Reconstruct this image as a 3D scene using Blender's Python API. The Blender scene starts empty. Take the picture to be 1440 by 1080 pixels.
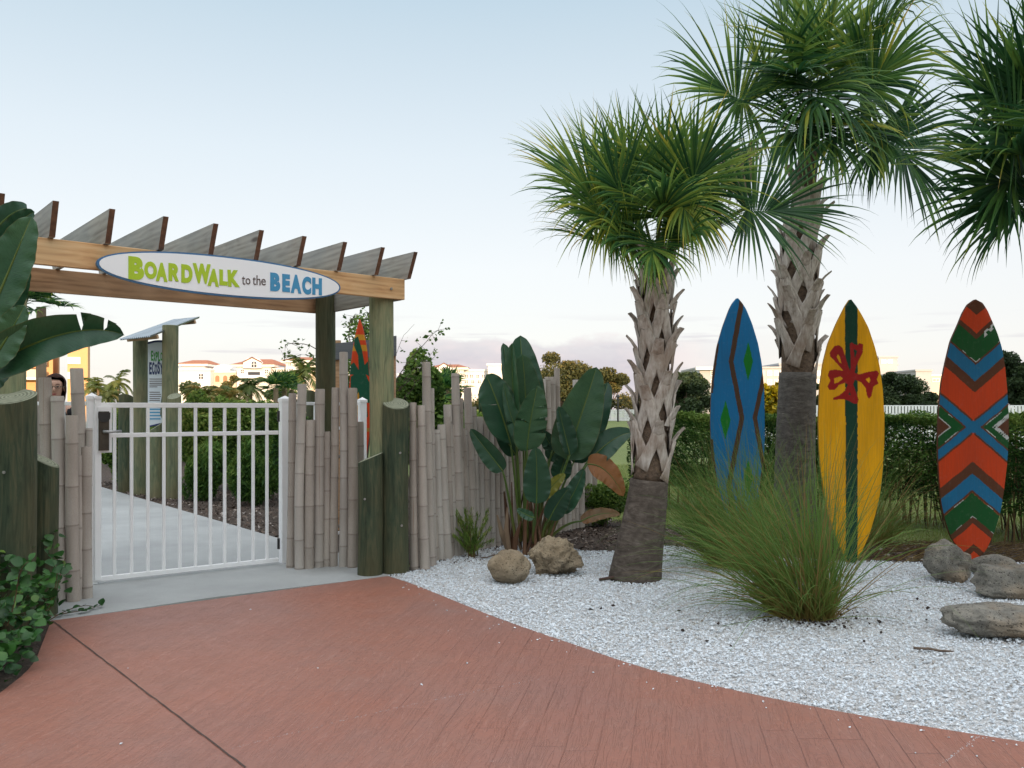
import bpy, math, random
import numpy as np
from mathutils import Vector, Matrix, noise as mnoise
random.seed(7); RNG = np.random.default_rng(7)
PI = math.pi
F, HZ, CH = 1200.0, 574.0, 1.45          # focal length in photo px, horizon row, eye height
scene = bpy.context.scene
COL = scene.collection

# ------------------------------------------------------------------ pixel -> place helpers
def P(px, py, d): return np.array([(px-720)/F*d, d, CH+(HZ-py)/F*d])
def G(px, py, z=0.0):
    d = F*(CH-z)/(py-HZ); return np.array([(px-720)/F*d, d, z])
def X(px, d): return (px-720)/F*d
def Z(py, d): return CH+(HZ-py)/F*d

# ------------------------------------------------------------------ mesh builder
class MB:
    def __init__(s): s.v=[]; s.f=[]; s.c=[]; s.uv=[]; s.m=[]; s.n=0
    def add(s, v, faces, c=0.5, uv=None, mi=0):
        v=np.asarray(v,float).reshape(-1,3); k=len(v)
        if not isinstance(faces, list): faces=[faces]
        for f in faces:
            f=np.asarray(f,int)
            if f.ndim==1: f=f[None]
            s.f.append(f+s.n); s.m.append(np.full(len(f),mi))
        c=np.asarray(c,float)
        s.c.append(np.full(k,float(c)) if c.ndim==0 else c)
        s.uv.append(np.zeros((k,2)) if uv is None else np.asarray(uv,float))
        s.v.append(v); s.n+=k; return s
    def box(s, x0,x1,y0,y1,z0,z1,c=0.5,mi=0,M=None):
        v=np.array([[x,y,z] for z in (z0,z1) for y in (y0,y1) for x in (x0,x1)],float)
        if M is not None: v=np.array([M@Vector(p) for p in v])
        return s.add(v,[[0,2,3,1],[4,5,7,6],[0,1,5,4],[2,6,7,3],[0,4,6,2],[1,3,7,5]],c,mi=mi)
    def tube(s, pts, rad, n=10, c=0.5, cap=True, mi=0, twist=0):
        pts=np.asarray(pts,float); k=len(pts)
        rad=np.full(k,float(rad)) if np.ndim(rad)==0 else np.asarray(rad,float)
        T=np.gradient(pts,axis=0); T/=np.linalg.norm(T,axis=1)[:,None]+1e-12
        ref=np.array([0,0,1.]) if abs(T[0][2])<.9 else np.array([1.,0,0])
        vs=[]
        a=np.arange(n)*2*PI/n
        for i in range(k):
            u=np.cross(ref,T[i]); u/=np.linalg.norm(u)+1e-12; w=np.cross(T[i],u)
            vs.append(pts[i]+rad[i]*(np.cos(a)[:,None]*u+np.sin(a)[:,None]*w))
        i=np.arange(k-1)[:,None]*n; j=np.arange(n)[None]; j2=(j+1)%n
        q=np.stack([i+j,i+j2,i+n+j2,i+n+j],-1).reshape(-1,4)
        fs=[q]
        if cap: fs+= [np.arange(n)[::-1], np.arange(n)+(k-1)*n]
        cc=c if np.ndim(c)==0 else np.repeat(np.asarray(c,float),n)
        return s.add(np.concatenate(vs),fs,cc,mi=mi)
    def prism(s, poly, z0, z1, ax='z', c=0.5, mi=0):
        # poly of 2D points extruded between z0,z1 along axis ax
        p=np.asarray(poly,float); k=len(p)
        def mk(z):
            o=np.full(k,float(z))
            return {'z':np.c_[p[:,0],p[:,1],o],'y':np.c_[p[:,0],o,p[:,1]],'x':np.c_[o,p[:,0],p[:,1]]}[ax]
        v=np.concatenate([mk(z0),mk(z1)]); i=np.arange(k); i2=(i+1)%k
        return s.add(v,[i[::-1],i+k,np.stack([i,i2,i2+k,i+k],-1)],c,mi=mi)
    def grid(s, Pm, c=0.5, uv=None, mi=0):
        a,b=Pm.shape[:2]; i=np.arange(a-1)[:,None]*b; j=np.arange(b-1)[None]
        q=np.stack([i+j,i+j+1,i+b+j+1,i+b+j],-1).reshape(-1,4)
        return s.add(Pm.reshape(-1,3),q,c if np.ndim(c)==0 else np.asarray(c).reshape(-1),None if uv is None else uv.reshape(-1,2),mi=mi)
    def quads(s, C, U, W, c=0.5):
        # rhombic leaves: centre, half-length vector, half-width vector
        k=len(C); v=np.stack([C-U,C+W*1.0-U*.1,C+U,C-W-U*.1],1).reshape(-1,3)
        f=np.arange(4*k).reshape(k,4)
        return s.add(v,f,np.repeat(c,4) if np.ndim(c) else c)
    def mesh(s, name, mats, smooth=False, base=None, colors=None):
        v=np.concatenate(s.v); 
        if base is not None: v=v-np.asarray(base)
        me=bpy.data.meshes.new(name); me.vertices.add(len(v)); me.vertices.foreach_set('co',v.astype(np.float32).ravel())
        lv=np.concatenate([f.ravel() for f in s.f]); tot=np.concatenate([np.full(len(f),f.shape[1]) for f in s.f])
        me.loops.add(len(lv)); me.loops.foreach_set('vertex_index',lv.astype(np.int32))
        me.polygons.add(len(tot)); st=np.r_[0,np.cumsum(tot)[:-1]]
        me.polygons.foreach_set('loop_start',st.astype(np.int32)); me.polygons.foreach_set('loop_total',tot.astype(np.int32))
        me.polygons.foreach_set('material_index',np.concatenate(s.m).astype(np.int32))
        me.polygons.foreach_set('use_smooth',np.full(len(tot),bool(smooth)))
        a=me.attributes.new('c','FLOAT','POINT'); a.data.foreach_set('value',np.concatenate(s.c).astype(np.float32))
        uv=np.concatenate(s.uv)
        if uv.any():
            l=me.uv_layers.new(name='UVMap'); l.data.foreach_set('uv',uv[lv].astype(np.float32).ravel())
        if colors is not None:
            ca=me.color_attributes.new('paint','FLOAT_COLOR','POINT'); ca.data.foreach_set('color',colors.astype(np.float32).ravel())
        me.update(calc_edges=True); me.validate()
        for m in (mats if isinstance(mats,(list,tuple)) else [mats]): me.materials.append(m)
        return me

def props(o,label=None,cat=None,group=None,kind=None):
    for k,v in (('label',label),('category',cat),('group',group),('kind',kind)):
        if v: o[k]=v
    return o
def thing(name,label,cat,loc=(0,0,0),rz=0,group=None):
    o=bpy.data.objects.new(name,None); COL.objects.link(o); o.empty_display_size=.1
    o.location=Vector(loc); o.rotation_euler=(0,0,rz); o['_l']=0; del o['_l']
    return props(o,label,cat,group)
def wbase(o):
    b=np.zeros(3)
    while o is not None: b=b+np.array(o.location); o=o.parent
    return b
def part(name,mb,mats,parent,smooth=False,local=False,label=None,colors=None,kind=None):
    # vertices given in world space (or, if local, in the parent's frame)
    me=mb.mesh(name,mats,smooth,None if local else wbase(parent),colors)
    o=bpy.data.objects.new(name,me); COL.objects.link(o); o.parent=parent
    return props(o,label,kind=kind)
def single(name,mb,mats,label=None,cat=None,group=None,kind=None,smooth=False,loc=None,colors=None):
    loc=np.zeros(3) if loc is None else np.asarray(loc,float)
    me=mb.mesh(name,mats,smooth,loc,colors); o=bpy.data.objects.new(name,me); COL.objects.link(o); o.location=Vector(loc)
    return props(o,label,cat,group,kind)

# ------------------------------------------------------------------ materials
class NT:
    def __init__(s,name):
        s.m=bpy.data.materials.new(name); s.m.use_nodes=True; s.t=s.m.node_tree; s.t.nodes.clear()
        s.out=s.n('ShaderNodeOutputMaterial')
    def n(s,typ,ins=None,**kw):
        nd=s.t.nodes.new(typ)
        for k,v in kw.items(): setattr(nd,k,v)
        for k,v in (ins or {}).items():
            if hasattr(v,'is_linked') or hasattr(v,'default_value') and not isinstance(v,(int,float)): s.t.links.new(v,nd.inputs[k])
            else:
                if isinstance(v,(tuple,list)) and len(v)==3 and nd.inputs[k].type=='RGBA': v=(*v,1)
                nd.inputs[k].default_value=v
        return nd
    def obj(s,sc=(1,1,1),rot=(0,0,0),kind='Object'):
        tc=s.n('ShaderNodeTexCoord'); mp=s.n('ShaderNodeMapping',{'Vector':tc.outputs[kind],'Scale':sc,'Rotation':rot}); return mp.outputs[0]
    def noise(s,vec,scale=5,detail=4,rough=.55,dist=0):
        return s.n('ShaderNodeTexNoise',{'Vector':vec,'Scale':scale,'Detail':detail,'Roughness':rough,'Distortion':dist}).outputs['Fac']
    def ramp(s,fac,stops,interp='LINEAR'):
        r=s.n('ShaderNodeValToRGB',{'Fac':fac}); r.color_ramp.interpolation=interp; e=r.color_ramp.elements
        while len(e)<len(stops): e.new(.5)
        for i,(p,c) in enumerate(stops):
            e[i].position=p; e[i].color=(*c,1) if not np.isscalar(c) else (c,c,c,1)
        return r.outputs[0]
    def math(s,op,a,b=0.0,c=None):
        d={0:a,1:b}
        if c is not None: d[2]=c
        return s.n('ShaderNodeMath',d,operation=op).outputs[0]
    def mix(s,f,a,b,bt='MIX'):
        nd=s.t.nodes.new('ShaderNodeMix'); nd.data_type='RGBA'; nd.blend_type=bt
        for k,v in ((0,f),(6,a),(7,b)):
            if hasattr(v,'is_linked'): s.t.links.new(v,nd.inputs[k])
            else: nd.inputs[k].default_value=(*v,1) if isinstance(v,(tuple,list)) else v
        return nd.outputs[2]
    def attr(s,name,o='Fac'): return s.n('ShaderNodeAttribute',attribute_name=name).outputs[o]
    def bump(s,h,strength=.3,dist=.01,normal=None):
        d={'Height':h,'Strength':strength,'Distance':dist}
        if normal is not None: d['Normal']=normal
        return s.n('ShaderNodeBump',d).outputs[0]
    def done(s,col,rough=.7,normal=None,metal=0,spec=.5,trans=0,**kw):
        d={'Base Color':col,'Roughness':rough,'Metallic':metal,'Specular IOR Level':spec}
        if normal is not None: d['Normal']=normal
        d.update(kw)
        b=s.n('ShaderNodeBsdfPrincipled',d).outputs[0]
        if trans:
            t={'Color':col}
            if normal is not None: t['Normal']=normal
            tr=s.n('ShaderNodeBsdfTranslucent',t).outputs[0]
            b=s.n('ShaderNodeMixShader',{0:trans,1:b,2:tr}).outputs[0]
        s.t.links.new(b,s.out.inputs[0]); return s.m

def m_plain(name,a,b=None,scale=8,rough=.6,bump=0,bs=60,metal=0,spec=.5,bd=.004):
    n=NT(name); v=n.obj(); b=b or tuple(x*.8 for x in a)
    col=n.ramp(n.noise(v,scale,5),[(.3,b),(.7,a)])
    nm=n.bump(n.noise(v,bs,4),bump,bd) if bump else None
    return n.done(col,rough,nm,metal,spec)
def m_wood(name,cols,sc=(1,14,14),grain=3,rough=.7,bump=.4,knots=True,streak=None):
    n=NT(name); v=n.obj(sc); v1=n.obj()
    g=n.noise(v,grain,6,.6,1.2); big=n.noise(v1,1.7,3)
    w=n.n('ShaderNodeTexWave',{'Vector':v,'Scale':grain*.45,'Distortion':7,'Detail':3,'Detail Scale':1.2},wave_type='RINGS').outputs['Fac']
    f=n.math('ADD',n.math('MULTIPLY',g,.84),n.math('MULTIPLY',w,.14))
    col=n.ramp(f,[(.25,cols[0]),(.5,cols[1]),(.75,cols[2])])
    col=n.mix(n.ramp(big,[(.35,0.),(.7,.55)]),col,cols[3])
    if knots:
        vo=n.n('ShaderNodeTexVoronoi',{'Vector':n.obj(tuple(.35*x if x>1 else .8*x for x in sc)),'Scale':1.6}).outputs['Distance']
        col=n.mix(n.ramp(vo,[(.05,.85),(.11,0.)]),col,cols[4])
    return n.done(col,rough,n.bump(f,bump,.004),spec=.3)
def m_leaf(name,stops,rough=.45,trans=.25,spec=.4,big=None,bump=0):
    # colour follows the per-leaf value c
    n=NT(name); c=n.attr('c'); v=n.obj()
    f=n.math('ADD',c,n.math('MULTIPLY',n.math('SUBTRACT',n.noise(v,2.5,3),.5),.5))
    return n.done(n.ramp(f,stops),rough,None,spec=spec,trans=trans)

def mat_post(name='treated_log',dark=1.0,tan=0.):
    n=NT(name); v=n.obj((7,7,.8)); v2=n.obj((40,40,1.5)); v3=n.obj((1,1,.6))
    g=n.noise(v,3,6,.6,1.5); s=n.noise(v2,2,4); b=n.noise(v3,2.2,4)
    col=n.ramp(g,[(.3,(.035*dark,.06*dark,.038*dark)),(.5,(.085*dark,.12*dark,.07*dark)),(.72,(.17*dark,.17*dark,.095*dark))])
    col=n.mix(n.ramp(b,[(.4,tan*.55),(.68,.6+.2*tan)]),col,(.20*dark,(.155+.01*tan)*dark,(.075+.03*tan)*dark))
    col=n.mix(n.math('MULTIPLY',n.ramp(s,[(.55,0.),(.75,1.)]),.5),col,(.03*dark,.035*dark,.025*dark))
    return n.done(col,.75,n.bump(n.math('ADD',g,n.math('MULTIPLY',s,.5)),.5,.006),spec=.25)
POST=mat_post('weathered_green_post',1.8,.35); LOG=mat_post('dark_green_log',.6); KLOG=mat_post('olive_log',1.15,.35)
def mat_end():
    n=NT('log_end_grain'); v=n.obj()
    d=n.n('ShaderNodeTexNoise',{'Vector':v,'Scale':6.}).outputs['Color']
    w=n.n('ShaderNodeTexWave',{'Vector':v,'Scale':14.,'Distortion':2.5,'Detail':3.},wave_type='RINGS',rings_direction='Z').outputs['Fac']
    r=n.noise(n.obj((1,1,.1)),30,4)
    col=n.ramp(n.math('ADD',n.math('MULTIPLY',w,.5),n.math('MULTIPLY',r,.5)),[(.2,(.12,.13,.085)),(.8,(.30,.31,.22))])
    return n.done(col,.85,n.bump(w,.3,.004))
LOGEND=mat_end()
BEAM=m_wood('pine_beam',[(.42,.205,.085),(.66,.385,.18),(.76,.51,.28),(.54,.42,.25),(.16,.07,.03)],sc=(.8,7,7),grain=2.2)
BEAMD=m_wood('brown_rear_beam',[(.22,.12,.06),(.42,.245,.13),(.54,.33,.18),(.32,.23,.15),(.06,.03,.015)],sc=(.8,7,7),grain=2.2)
RAFT=m_wood('grey_rafter',[(.22,.20,.17),(.37,.345,.30),(.50,.47,.41),(.30,.33,.34),(.08,.06,.05)],sc=(7,.8,7),grain=2.2)
RAFTEND=m_plain('rafter_cut_end',(.21,.10,.055),(.10,.05,.03),scale=25,rough=.8,bump=.3,bs=90)
def mat_bamboo():
    n=NT('weathered_bamboo'); v=n.obj((1,1,.25)); v2=n.obj((60,60,1.2)); v3=n.obj((30,30,.35))
    a=n.noise(v,6,4); s=n.noise(v2,2,3); st=n.noise(v3,1.6,3); sp=n.noise(n.obj(),260,2)
    col=n.ramp(a,[(.3,(.35,.30,.26)),(.7,(.55,.49,.43))])
    col=n.mix(n.ramp(sp,[(.35,.35),(.6,0.)]),col,(.17,.14,.115))
    col=n.mix(n.ramp(st,[(.66,0.),(.76,.75)]),col,(.20,.10,.055))
    col=n.mix(n.math('MULTIPLY',n.ramp(s,[(.5,0.),(.8,.6)]),1.),col,(.38,.35,.34))
    rd=n.n('ShaderNodeObjectInfo').outputs['Random']; col=n.mix(n.ramp(rd,[(0.,.30),(.5,0.)]),col,(.30,.24,.19)); col=n.mix(n.ramp(rd,[(.6,0.),(1.,.35)]),col,(.62,.60,.56))
    col=n.mix(n.math('MULTIPLY',n.attr('c'),.75),col,(.12,.09,.075))
    return n.done(col,.7,n.bump(n.math('ADD',s,sp),.25,.002),spec=.35)
BAMBOO=mat_bamboo()
WHITE=m_plain('white_powder_coat',(.93,.93,.93),(.88,.88,.89),scale=6,rough=.35,bump=.05,bs=200)
BRONZE=m_plain('dark_lock_metal',(.10,.085,.065),(.05,.042,.035),scale=14,rough=.4,metal=.6)
BLACK=m_plain('black_plastic',(.02,.02,.02),(.03,.03,.03),rough=.4)
SCREW=m_plain('galvanised_bolt',(.5,.5,.5),(.35,.35,.35),scale=60,rough=.4,metal=.8)
SIGNW=m_plain('white_sign_face',(.88,.88,.89),(.84,.84,.86),scale=2,rough=.45)
SIGNB=m_plain('blue_sign_rim',(.045,.16,.33),(.035,.12,.26),rough=.45)
LIME=m_plain('lime_lettering',(.40,.56,.012),(.37,.52,.012),rough=.5)
GREYT=m_plain('grey_brown_lettering',(.10,.065,.06),(.09,.06,.055),rough=.5)
BLUET=m_plain('blue_lettering',(.05,.27,.48),(.045,.25,.45),rough=.5)
NAVY=m_plain('navy_lettering',(.02,.035,.12),rough=.5)
GREENT=m_plain('green_lettering',(.06,.30,.05),rough=.5)
SKY_STR=.15; EXPO=1.72
HAZE_MIX=0.94
HAZE_STOPS=[(0.,(1.80,1.71,1.72)),(.06,(1.83,1.79,1.81)),(.16,(1.80,1.82,1.87)),(.28,(1.56,1.69,1.80)),(.40,(1.22,1.45,1.62)),(.47,(1.0,1.30,1.53)),(.7,(1.9,2.1,2.3)),(1.,(3.0,3.05,3.2))]
CL_D=(1.30,1.22,1.36); CL_L=(1.78,1.54,1.57)
GLOW1=(1.35,1.33,1.31); GLOW2=(2.1,1.95,1.8)
# ================================================================== ground
def mat_red():
    n=NT('stamped_red_concrete'); tc=n.n('ShaderNodeTexCoord').outputs['Object']
    sp=n.n('ShaderNodeSeparateXYZ',{0:tc}); x,y=sp.outputs[0],sp.outputs[1]
    wob=n.noise(n.obj((2,2,2)),1.2,2)
    u=n.math('DIVIDE',n.math('ADD',n.math('SUBTRACT',x,n.math('MULTIPLY',y,.183)),n.math('MULTIPLY',wob,.02)),.143)
    fu=n.math('FRACT',u); iu=n.math('FLOOR',u)
    rnd=n.n('ShaderNodeTexWhiteNoise',{'W':iu},noise_dimensions='1D').outputs['Value']
    v=n.math('ADD',n.math('DIVIDE',y,1.25),n.math('MULTIPLY',rnd,3.7)); fv=n.math('FRACT',v); iv=n.math('FLOOR',v)
    eu=n.math('SUBTRACT',.5,n.math('ABSOLUTE',n.math('SUBTRACT',fu,.5)))     # 0 at joint
    ev=n.math('SUBTRACT',.5,n.math('ABSOLUTE',n.math('SUBTRACT',fv,.5)))
    gu=n.ramp(eu,[(.0,0.),(.028,1.)]); gv=n.ramp(ev,[(.0,0.),(.0045,1.)])
    groove=n.math('MULTIPLY',gu,gv)
    cmb=n.n('ShaderNodeCombineXYZ',{0:n.math('MULTIPLY',u,1.3),1:n.math('ADD',n.math('MULTIPLY',y,.9),n.math('MULTIPLY',rnd,40)),2:n.math('MULTIPLY',iv,3.3)}).outputs[0]
    g=n.noise(cmb,2.2,2,.5,.6)
    ring=n.math('ABSOLUTE',n.math('SUBTRACT',n.math('FRACT',n.math('MULTIPLY',g,11.)),.5))
    rg=n.ramp(ring,[(.0,0.),(.16,1.)])
    fine=n.noise(n.obj(),70,5,.65); mid=n.noise(n.obj(),1.1,5,.6); mid2=n.noise(n.obj((1,1,1)),5,5,.65,.5)
    col=n.ramp(mid,[(.3,(.325,.128,.080)),(.5,(.295,.136,.096)),(.7,(.272,.148,.118))])
    col=n.mix(n.ramp(mid2,[(.35,.45),(.7,0.)]),col,(.35,.13,.085))
    col=n.mix(n.math('MULTIPLY',n.math('SUBTRACT',1.,rg),.18),col,(.50,.29,.23))
    col=n.mix(n.ramp(fine,[(.3,.3),(.6,0.)]),col,(.14,.06,.05)); col=n.mix(n.ramp(n.noise(n.obj((1,.6,1)),.55,5,.6),[(.42,0.),(.62,.35)]),col,(.20,.10,.088))
    # joints fade in and out where the stamp bit less
    fade=n.math('MULTIPLY',n.ramp(n.noise(n.obj(),.9,4),[(.38,.12),(.62,1.)]),n.ramp(n.math('ADD',n.math('MULTIPLY',x,.25),.5),[(.25,.35),(.6,1.)]))
    jm=n.math('MULTIPLY',n.math('SUBTRACT',1.,groove),fade)
    col=n.mix(n.math('MULTIPLY',jm,.50),col,(.12,.05,.04))
    scuff=n.ramp(n.noise(n.obj(),9,6,.7),[(.70,0.),(.78,.5)])
    col=n.mix(n.math('MULTIPLY',scuff,n.ramp(mid,[(.5,0.),(.6,1.)])),col,(.5,.38,.34))
    h=n.math('ADD',n.math('MULTIPLY',n.math('SUBTRACT',1.,jm),1.0),n.math('ADD',n.math('MULTIPLY',rg,.45),n.math('MULTIPLY',fine,.12)))
    rr=n.ramp(mid2,[(.3,.42),(.7,.6)])
    return n.done(col,rr,n.bump(h,.7,.006),spec=.45)
def mat_conc():
    n=NT('pale_concrete'); v=n.obj()
    col=n.ramp(n.noise(v,1.2,6,.65),[(.3,(.29,.30,.30)),(.7,(.39,.405,.40))])
    col=n.mix(n.ramp(n.noise(v,90,3),[(.3,.35),(.5,0.)]),col,(.24,.24,.22))
    col=n.mix(n.ramp(n.noise(v,30,2),[(.73,0.),(.78,.8)]),col,(.12,.10,.08))
    return n.done(col,.85,n.bump(n.noise(v,160,4),.3,.003))
def mat_gravel(name,ds=1.):
    n=NT(name); v=n.obj(); c=n.attr('c')
    col=n.ramp(c,[(0.,(.12,.10,.085)),(.06,(.36,.33,.29)),(.15,(.52,.53,.54)),(.5,(.66,.71,.76)),(1.,(.84,.89,.93))])
    col=n.mix(n.ramp(n.noise(v,120,3),[(.3,.3),(.6,0.)]),col,(.45,.45,.46))
    return n.done(col,.65,n.bump(n.noise(v,200,3),.3,.002))
def mat_gravelbed():
    n=NT('gravel_bed'); v=n.obj()
    vo=n.n('ShaderNodeTexVoronoi',{'Vector':v,'Scale':75.}); r=n.n('ShaderNodeSeparateColor',{0:vo.outputs['Color']}).outputs[0]
    col=n.ramp(r,[(0.,(.25,.23,.21)),(.12,(.5,.5,.5)),(1.,(.8,.8,.8))])
    col=n.mix(n.ramp(vo.outputs['Distance'],[(.3,0.),(.6,.6)]),col,(.30,.29,.28))
    return n.done(col,.8,n.bump(vo.outputs['Distance'],.8,-.01))
def mat_mulch(name='brown_mulch'):
    n=NT(name); v=n.obj()
    col=n.ramp(n.noise(v,40,6,.7),[(.3,(.025,.018,.014)),(.55,(.07,.048,.035)),(.75,(.16,.12,.09))])
    return n.done(col,.95,n.bump(n.noise(v,70,5,.7),.9,.02))
def mat_lawn():
    n=NT('lawn'); v=n.obj()
    col=n.ramp(n.noise(v,.25,6,.6),[(.3,(.115,.17,.035)),(.7,(.20,.245,.06))])
    col=n.mix(n.ramp(n.noise(v,14,5,.7),[(.4,.0),(.7,.5)]),col,(.16,.14,.05))
    col=n.mix(n.ramp(n.noise(v,60,4,.7),[(.35,.5),(.6,0.)]),col,(.05,.085,.02))
    return n.done(col,.9,n.bump(n.noise(v,50,5,.7),.8,.03))
RED=mat_red(); CONC=mat_conc(); GRAV=mat_gravel('white_gravel_stone'); GBED=mat_gravelbed(); MULCH=mat_mulch(); LAWN=mat_lawn()
def chaikin(p,n=2):
    p=[np.array(q,float) for q in p]
    for _ in range(n):
        o=[p[0]]
        for a,b in zip(p[:-1],p[1:]): o+= [a*.75+b*.25,a*.25+b*.75]
        p=o+[p[-1]]
    return p
def sheet(name,pts,z,mat,th=0.05,top_only=False):
    mb=MB(); mb.prism([(p[0],p[1]) for p in pts],z-th,z)
    return single(name,mb,mat,kind='structure')
mb=MB(); mb.grid(np.array([[[x,y,-.04] for x in np.linspace(-600,600,25)] for y in np.linspace(-80,900,25)])); single('lawn_ground',mb,LAWN,kind='structure')
gedge=[G(545,811),G(575,820),G(620,838),G(700,871),G(800,905),G(900,940),G(1000,965),G(1130,993),G(1280,1020),G(1440,1045)]
gcurve=chaikin([g[:2] for g in gedge],2)+[np.array([6.0,1.6]),np.array([12.,-1.])]
vine_edge=[G(72,874),G(60,905),G(46,940),G(0,976)]
vcurve=chaikin([g[:2] for g in vine_edge],2)
red=[q for q in gcurve]+[(12,-14),(-12,-14),(-12,-3),(-3.6,1.5),(-3.0,3.4)]+[q for q in vcurve[::-1]]
sheet('red_walkway',red,.006,RED)
C0,C1=G(392,757),G(140,684)
conc=[G(20,884)[:2],G(72,873.5)[:2],G(300,840)[:2],G(545,810.5)[:2],(-1.0,7.75),C0[:2],C1[:2],(-17,27.8),(-20,25.2),(-5.3,6.2)]
sheet('concrete_path',conc,.001,CONC)
gback=[(6.2,8.0),(4.9,7.95),G(1300,792)[:2],G(1240,790)[:2],(2.6,8.3),G(940,768)[:2],G(870,776)[:2],G(820,775)[:2],G(760,760)[:2],G(690,770)[:2],G(640,781)[:2],G(585,802)[:2],G(560,806)[:2]]
gravel_poly=[tuple(q) for q in gcurve[:-1]]+[(6.6,4.)]+[tuple(q) for q in gback]
sheet('gravel_ground',gravel_poly,-.006,GBED)
sheet('mulch_ground_by_hedge',[(-1.0,7.8),(-.6,7.0),(3,7.2),(7.5,7.2),(9.5,8.2),(9.5,9.3),(4.4,9.15),(2.6,9.6),(1.6,11.2),(.6,11.0),(-.3,9.2)],-.018,MULCH)
sheet('mulch_ground_by_path',[C0[:2]-[.03,.03],C1[:2],(-15,26.5),(-7,27),(-1.5,17),(.2,12.),(-.9,8.2),(-1.2,7.9)],-.02,MULCH)
# far road across the grass
mb=MB(); mb.box(-300,300,100,122,-.05,.0); single('far_road',mb,m_plain('far_asphalt',(.10,.10,.105),rough=.9),kind='structure')
mb=MB(); mb.box(-300,300,99.6,100,-.05,.12); mb.box(-300,300,122,122.4,-.05,.15); single('far_road_kerb',mb,m_plain('kerb_concrete',(.5,.5,.48),rough=.9),kind='structure')

def inpoly(x,y,poly):
    p=np.array([(a[0],a[1]) for a in poly]); ins=np.zeros(len(x),bool); j=len(p)-1
    for i in range(len(p)):
        c=((p[i,1]>y)!=(p[j,1]>y)); t=(p[j,0]-p[i,0])*(y-p[i,1])/(p[j,1]-p[i,1]+1e-12)+p[i,0]
        ins^= c&(x<t); j=i
    return ins
def pebbles(mb,xy,z,r,c):
    k=len(xy)
    base=np.array([[1,0,0],[-.9,.2,0],[.1,1,0],[0,-1,.1],[.1,.1,.8],[0,0,-.8],[.6,.6,.35],[-.6,-.5,.4]],float)
    # irregular octahedron from first six vertices
    b=base[:6]; f=np.array([[0,2,4],[2,1,4],[1,3,4],[3,0,4],[2,0,5],[1,2,5],[3,1,5],[0,3,5]])
    jit=1+RNG.normal(0,.22,(k,6,1)); sc=r[:,None,None]*np.stack([1+RNG.normal(0,.2,k),.8+RNG.normal(0,.15,k),.6+RNG.random(k)*.3],-1)[:,None,:]
    v=b[None]*jit*sc
    a=RNG.random(k)*2*PI; t=RNG.normal(0,.45,k); ca,sa,ct,st=np.cos(a),np.sin(a),np.cos(t),np.sin(t)
    y=v[...,1]*ct[:,None]-v[...,2]*st[:,None]; zz=v[...,1]*st[:,None]+v[...,2]*ct[:,None]; x=v[...,0]
    X_=x*ca[:,None]-y*sa[:,None]; Y_=x*sa[:,None]+y*ca[:,None]
    v=np.stack([X_+xy[:,0,None],Y_+xy[:,1,None],zz+z[:,None]],-1).reshape(-1,3)
    ff=(f[None]+6*np.arange(k)[:,None,None]).reshape(-1,3)
    mb.add(v,ff,np.repeat(c,6))
n0=230000
xs=RNG.uniform(-1.4,6.6,n0); ys=RNG.uniform(2.0,9.3,n0)
# keep what the frame could see, thinning with distance
vis=(np.abs(xs/ys)<1.0)&inpoly(xs,ys,gravel_poly)
xs,ys=xs[vis],ys[vis]
rr=np.clip(RNG.lognormal(-5.02,.36,len(xs)),.004,.017)
zz=-.001+RNG.random(len(xs))*.010+.012*(np.array([mnoise.noise(Vector((a*1.7,b*1.7,0))) for a,b in zip(xs,ys)]))
cc=np.clip(RNG.beta(2.2,1.6,len(xs)),0,1); dirt=RNG.random(len(xs))<.085; cc[dirt]*=.2
# litter gathers round the grass clump
dl=np.hypot(xs-G(1140,870)[0],ys-G(1140,870)[1]); ld=(RNG.random(len(xs))<np.clip(.55-dl*.8,0,1)); cc[ld]*=.18
mb=MB(); pebbles(mb,np.c_[xs,ys],zz,rr,cc); single('white_gravel',mb,GRAV,'white crushed stone covering the bed beside the red walkway','gravel',kind='stuff')
# loose stones kicked onto the walkway
n1=70; ti=RNG.integers(6,len(gcurve)-3,n1); bs=np.array([gcurve[i] for i in ti]); off=RNG.exponential(.10,n1)+.012
xy=bs+np.c_[-.45*off,-.9*off]+RNG.normal(0,.03,(n1,2))
ex=np.array([G(170,1049-0)[:2],G(447,802+140)[:2],G(180,942)[:2],G(352,859)[:2],G(702,906)[:2],G(759,900)[:2],G(657,935)[:2],G(593,965)[:2]])
xy=np.r_[xy,ex]; mb=MB(); pebbles(mb,xy,np.full(len(xy),.010),RNG.uniform(.004,.010,len(xy)),RNG.uniform(.4,1,len(xy)))
single('loose_pebbles',mb,GRAV,'loose white pebbles scattered on the red walkway edge','pebbles',kind='stuff')
# expansion joint strip and chalk-like crack on the walkway
def strip(mb,a,b,w,z,n=30,wob=.0):
    a=np.array(a[:2]);b=np.array(b[:2]);d=b-a;L=np.linalg.norm(d);d/=L;q=np.array([-d[1],d[0]])
    ts=np.linspace(0,1,n); rows=[]
    for t in ts:
        c=a+d*L*t+q*RNG.normal(0,wob); ww=w*(1+RNG.normal(0,.12)); rows.append([[*(c-q*ww/2),z],[*(c+q*ww/2),z]])
    mb.grid(np.array(rows))
mb=MB(); strip(mb,G(74,875),G(345,1082)*1.0,.0075,.010,60,.0012)
single('expansion_joint',mb,m_plain('dark_joint_filler',(.045,.03,.025),(.09,.06,.05),scale=40,rough=.9),kind='structure')
mb=MB()
a=G(320,1056);b=G(760,957); 
for i in range(150):
    t=RNG.random(); c=a+(b-a)*t+np.array([0,.05*math.sin(t*3.1),0])*1; pebbles(mb,np.array([c[:2]])+RNG.normal(0,.004,(1,2)),np.array([.0075]),np.array([.0016]),np.array([.5]))
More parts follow.
